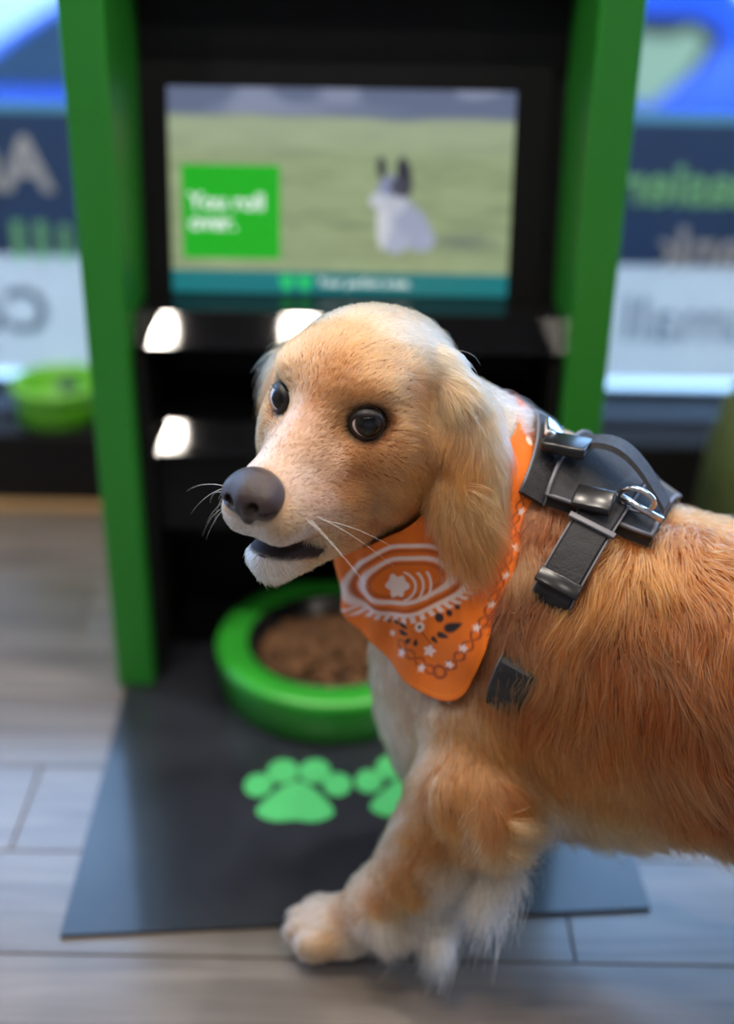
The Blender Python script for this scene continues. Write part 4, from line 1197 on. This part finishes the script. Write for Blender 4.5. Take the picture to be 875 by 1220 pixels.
# feathering down the back of the near foreleg
rear = np.array(RT) * .9 - np.array(UP) * .25; rear /= np.linalg.norm(rear)
for t_, L_, c_ in ((.05, .044, T_(TAN, CREAM, .5)), (.22, .054, T_(CREAM, WHITE, .2)), (.40, .060, T_(CREAM, WHITE, .7)), (.58, .058, WHITE), (.76, .056, WHITE), (.94, .046, WHITE)):
    p_ = ELB + (WRI - ELB) * t_
    gadd(p_ + rear * .030, rear * .95 + np.array((0, 0, -.75)), L_, .75, c_)
    gadd(p_ + rear * .024 + np.array(UP) * .004 - np.array(FW) * .012, rear * .95 + np.array((0, 0, -.75)), L_ * .8, .5, c_)
    gadd(p_ - np.array(FW) * .028 - rear * .004, np.array((0, 0, -1.0)) - np.array(RT) * .2, .014, .12, T_(GOLD, TAN, .6))
# guides for the parts the photograph does not show: rump, hind legs, tail, belly
def ug(a, s, z, d, L, lift, c):
    gadd(bp_(a, s, z), d, L, lift, c)
bk = -BA
for s in (.11, -.11):
    ug(-.30, s, .32, bk + np.array((0, 0, -.9)), .036, .2, RUST); ug(-.45, s, .30, bk + np.array((0, 0, -.9)), .034, .2, T_(RUST, GOLD, .5)); ug(-.40, s, .17, bk * .5 + np.array((0, 0, -1)), .030, .2, GOLD); ug(-.45, s * .7, .05, np.array((0, 0, -1.0)), .012, .15, TAN)
ug(-.30, 0, .42, bk, .036, .25, T_(RUST, GOLD, .4)); ug(-.45, 0, .42, bk, .036, .25, T_(RUST, GOLD, .4)); ug(-.66, .02, .30, bk + np.array((0, 0, -1)), .06, .5, T_(GOLD, CREAM, .5)); ug(-.10, 0, .15, bk + np.array((0, 0, -.6)), .04, .3, T_(TAN, CREAM, .6)); ug(-.30, 0, .16, bk + np.array((0, 0, -.6)), .04, .3, T_(TAN, CREAM, .4))
GP, GD, GL, GLIFT, GC = (np.array(x) for x in (GP, GD, GL, GLIFT, GC))

# --- roots
TRI = np.concatenate([DF[:, [0, 1, 2]], DF[:, [0, 2, 3]]])
A_, B_, C_ = DV[TRI[:, 0]], DV[TRI[:, 1]], DV[TRI[:, 2]]
cr_ = np.cross(B_ - A_, C_ - A_); area = np.linalg.norm(cr_, axis=1) * .5
fn = cr_ / np.maximum(np.linalg.norm(cr_, axis=1), 1e-12)[:, None]
VN = np.zeros_like(DV)
for k_ in range(3): np.add.at(VN, TRI[:, k_], cr_)
VN /= np.maximum(np.linalg.norm(VN, axis=1), 1e-12)[:, None]
cen = (A_ + B_ + C_) / 3
hc = to_head(cen)
isface = sstep(-13, -9, hc[:, 0]) * sstep(-13.5, -11.5, hc[:, 2]) * (1 - sstep(13.5, 14.5, np.abs(hc[:, 1])))
vis = ((np.array(CAM) - cen) / np.linalg.norm(np.array(CAM) - cen, axis=1)[:, None] * fn).sum(1)
dens = (1.0 + 3.2 * isface) * np.where(vis > -.35, 1.0, .30)
dens *= np.where(cen[:, 0] > .42, .45, 1.0)
ab_ = WRI - ELB; t_ = np.clip(((cen - ELB) @ ab_) / (ab_ @ ab_), -.1, 1.05)
dleg = np.linalg.norm(cen - ELB - t_[:, None] * ab_, axis=1)
dens *= 1 + 8.0 * (dleg < .045) * sstep(-.2, .3, fn @ rear)
N_HAIR = 340000
w = area * dens; w /= w.sum()
ti = rng.choice(len(TRI), N_HAIR, p=w)
r1, r2 = np.sqrt(rng.random(N_HAIR)), rng.random(N_HAIR)
bc = np.stack([1 - r1, r1 * (1 - r2), r1 * r2], 1)
ROOT = (A_[ti] * bc[:, :1] + B_[ti] * bc[:, 1:2] + C_[ti] * bc[:, 2:3])
NOR = VN[TRI[ti, 0]] * bc[:, :1] + VN[TRI[ti, 1]] * bc[:, 1:2] + VN[TRI[ti, 2]] * bc[:, 2:3]
NOR /= np.linalg.norm(NOR, axis=1)[:, None]
FACE = isface[ti]
HC = to_head(ROOT)
# no hair on the nose pad, in the mouth or on the lids
keep = np.ones(N_HAIR, bool)
keep &= ~((HC[:, 0] > 7.2) & (np.abs(HC[:, 1]) < 2.3) & (HC[:, 2] > -5.0) & (HC[:, 2] < -1.4))
mouth = (HC[:, 0] > 3.8) & (np.abs(HC[:, 2] + 7.8 + .28 * np.clip(7.4 - HC[:, 0], 0, 4)) < .62) & (np.abs(HC[:, 1]) < 3.2)
keep &= ~mouth
for c in EYE_C:
    keep &= np.linalg.norm(HC - np.array(c), axis=1) > EYE_R * 1.16
ROOT, NOR, FACE, HC = ROOT[keep], NOR[keep], FACE[keep], HC[keep]
n = len(ROOT)
# --- interpolate guides
DIR = np.zeros((n, 3)); LEN = np.zeros(n); LIFT = np.zeros(n); COL = np.zeros((n, 3))
for a in range(0, n, 40000):
    s_ = slice(a, a + 40000)
    d2 = ((ROOT[s_, None, :] - GP[None]) ** 2).sum(-1)
    wt = 1 / (d2 + .004 ** 2) ** 2
    wt /= wt.sum(1, keepdims=True)
    DIR[s_] = wt @ GD; LEN[s_] = wt @ GL; LIFT[s_] = wt @ GLIFT; COL[s_] = wt @ GC
# coherent noise (sum of a few sines in space) for direction, length and colour
def field(P, sc_, seed):
    r = np.random.default_rng(seed); out = np.zeros(len(P))
    for _ in range(7):
        k_ = r.normal(size=3); k_ *= sc_ * (.6 + .8 * r.random()) / np.linalg.norm(k_)
        out += np.sin(P @ k_ + r.random() * 6.283)
    return out / 2.6
nz = np.stack([field(ROOT, 110, 10 + i) for i in range(3)], 1)
nz2 = np.stack([field(ROOT, 420, 20 + i) for i in range(3)], 1)
big = np.clip(LEN / .02, 0, 1)[:, None]
DIR = DIR + nz * (.08 + .28 * big) + nz2 * (.04 + .10 * big) + rng.normal(size=(n, 3)) * (.10 + .05 * big)
DIR -= NOR * (DIR * NOR).sum(1, keepdims=True)
DIR /= np.maximum(np.linalg.norm(DIR, axis=1), 1e-6)[:, None]
LEN *= (.65 + .6 * rng.random(n)) * (1 + .12 * nz[:, 0])
# flatten hair under cloth and straps
cb = []
for o_ in [ban] + [c for c in harness.children if c.type == 'MESH' and c.name.split('.')[0] in ('back_plate', 'shoulder_strap', 'collar_strap')]:
    me = o_.data; V_ = [v.co for v in me.vertices]
    if o_ is not ban: V_ = [Vector(v) for v in V_]
    cb.append((BVHTree.FromPolygons([tuple(v) for v in V_], [tuple(p.vertices) for p in me.polygons]), None if o_ is sh else True))
near = (ROOT[:, 0] > -.10) & (ROOT[:, 0] < .34) & (ROOT[:, 2] > .15)
for i in np.nonzero(near)[0]:
    nn = Vector(NOR[i]); r_ = Vector(ROOT[i])
    for bv, isb in cb:
        p, q_, j, t = bv.ray_cast(r_ - nn * .002, nn, .015)
        if p is not None and not (isb is None and ROOT[i, 2] < zs_[0]):
            LEN[i] = min(LEN[i], .0045); LIFT[i] = .02
            break
# --- strands: 6 points, lifting off the skin then lying over, gravity, clumps
K = 6
NC = n // 22
kd = KDTree(NC)
cw = np.where(FACE > .5, 1.0, .45); ci = rng.choice(n, NC, replace=False, p=cw / cw.sum())
for j, i in enumerate(ci): kd.insert(ROOT[i], j)
kd.balance()
CL = np.array([kd.find(ROOT[i])[1] for i in range(n)])
tk = np.linspace(0, 1, K)
def strand(i):
    r_, nn, d, L, lf = ROOT[i], NOR[i], DIR[i], LEN[i][:, None], LIFT[i][:, None]
    pts = [r_ - nn * .0008]
    for t in tk[1:]:
        up = lf * (t - .45 * t * t) * 1.3 + .10 * np.sin(t * 3.1416) 
        pts.append(r_ + L * (d * t * np.sqrt(np.maximum(1 - (lf * .6) ** 2, .3)) + nn * up) + np.array((0, 0, -1.0)) * L * .22 * t * t * np.clip(L / .02, 0, 1.5))
    return np.stack(pts, 1)
PT = strand(np.arange(n))
CP = strand(ci)[CL]
amt = (np.clip(.18 + .5 * np.clip(LEN / .03, 0, 1), 0, .68) * (.6 + .5 * rng.random(n)))[:, None, None] * (tk ** 1.4)[None, :, None]
tip = PT * (1 - amt) + (CP + (ROOT - ROOT[ci][CL])[:, None, :] * .25) * amt
PT = tip
curl = rng.normal(size=(n, 3)) * .06
PT += (curl * LEN[:, None])[:, None, :] * (np.sin(tk * 4.0 + 1) - math.sin(1))[None, :, None] * .5
PT[..., 2] = np.maximum(PT[..., 2], .001)
rad = np.where(FACE > .5, .00017, .00026) * np.where(LEN > .036, 1.25, 1.0) * (.8 + .4 * rng.random(n))
RAD = rad[:, None] * (1 - .80 * tk ** 2)[None]
var = 1 + np.where(FACE > .5, .10, .20) * rng.normal(size=n) + .10 * nz2[:, 0] + .08 * nz[:, 1]
pale = np.clip(.5 * rng.random(n) ** 3 + .10 * nz[:, 2], 0, 1)[:, None]
COL = COL * np.clip(var, .55, 1.5)[:, None]
COL = COL * (1 - pale * .5) + np.array(CREAM) * pale * .5
# dark skin round eyes and lips also darkens the short hair there (markings)
for c in EYE_C:
    d = np.linalg.norm(HC - np.array(c), axis=1)
    COL *= (1 - .78 * (1 - sstep(EYE_R * 1.14, EYE_R * 1.66, d)))[:, None]
    s_ = np.sign(c[1]); d = np.linalg.norm(HC - np.array((c[0] + 1.05, c[1] - 1.05 * s_, c[2] - .45)), axis=1)
    COL *= (1 - .70 * (1 - sstep(.25, .95, d)))[:, None]
    d = np.linalg.norm(HC - np.array((c[0] - .75, c[1] + 1.15 * s_, c[2] - .1)), axis=1)
    COL *= (1 - .60 * (1 - sstep(.2, .9, d)))[:, None]
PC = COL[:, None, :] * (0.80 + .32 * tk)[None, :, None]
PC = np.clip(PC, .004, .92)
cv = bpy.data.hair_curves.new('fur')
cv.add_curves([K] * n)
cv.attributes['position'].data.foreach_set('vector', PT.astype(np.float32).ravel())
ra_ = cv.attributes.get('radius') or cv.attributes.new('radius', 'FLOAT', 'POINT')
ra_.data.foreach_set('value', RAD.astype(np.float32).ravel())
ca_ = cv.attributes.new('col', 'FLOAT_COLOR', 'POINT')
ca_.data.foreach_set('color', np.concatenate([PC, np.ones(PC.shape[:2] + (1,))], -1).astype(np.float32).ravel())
def hair_mat():
    m = bpy.data.materials.new('golden_fur'); m.use_nodes = True
    nt = m.node_tree; nt.nodes.remove(nt.nodes['Principled BSDF']); out = nt.nodes['Material Output']
    a = nt.nodes.new('ShaderNodeAttribute'); a.attribute_name = 'col'
    h = nt.nodes.new('ShaderNodeBsdfHairPrincipled')
    h.parametrization = 'COLOR'
    nt.links.new(a.outputs['Color'], h.inputs['Color'])
    h.inputs['Roughness'].default_value = .38; h.inputs['Radial Roughness'].default_value = .55
    h.inputs['Coat'].default_value = .0
    nt.links.new(h.outputs[0], out.inputs['Surface'])
    return m
cv.materials.append(hair_mat())
fur = bpy.data.objects.new('fur', cv); col.objects.link(fur); parent_to(fur, dog); props(fur, kind='stuff')
# skin colour from the same guides
d2 = np.zeros((len(DV), 3))
for a in range(0, len(DV), 40000):
    s_ = slice(a, a + 40000)
    q_ = ((DV[s_, None, :] - GP[None]) ** 2).sum(-1); wt = 1 / (q_ + .004 ** 2) ** 2; wt /= wt.sum(1, keepdims=True); d2[s_] = wt @ GC
hv = to_head(DV)
d2 *= .75
for c in EYE_C:
    d2 *= (1 - .9 * (1 - sstep(EYE_R * 1.12, EYE_R * 1.5, np.linalg.norm(hv - np.array(c), axis=1))))[:, None]
mo = (hv[:, 0] > 3.6) * (1 - sstep(.45, .75, np.abs(hv[:, 2] + 7.8 + .28 * np.clip(7.4 - hv[:, 0], 0, 4)))) * (np.abs(hv[:, 1]) < 3.2)
d2 = d2 * (1 - mo[:, None]) + np.array((.030, .018, .020)) * mo[:, None]
body.data.color_attributes['col'].data.foreach_set('color', np.hstack([d2, np.ones((len(DV), 1))]).astype(np.float32).ravel())

# --- whiskers
m_wh = mat('whisker_white', (.85, .82, .78), .4)
wr = random.Random(5)
for s in (1, -1):
    for k_ in range(4 if s > 0 else 10):
        f0, u0 = 6.6 - .55 * (k_ % 5) + wr.uniform(-.2, .2), -4.7 - .55 * (k_ // 3) + wr.uniform(-.2, .2)
        base = Vector(hp(f0, 2.9 * s, u0))
        o_ = Vector(hp(f0, 0, u0)); dd = (base - o_).normalized()
        p, q_, j, t = bvh.ray_cast(o_, dd)
        if p is None: continue
        L = wr.uniform(.040, .062)
        d = (Vector(HL) * s * .9 + Vector(HF) * wr.uniform(-.55, .35) + Vector(HU) * wr.uniform(-.75, .10)).normalized()
        pts_ = [p + d * L * t - Vector(HU) * L * .50 * t * t - Vector(HF) * L * .30 * t * t for t in np.linspace(0, 1, 9)]
        tube('whisker', pts_, [(.00017 if s > 0 else .00022) * (1 - .75 * t) for t in np.linspace(0, 1, 9)], m_wh, dog, 5)
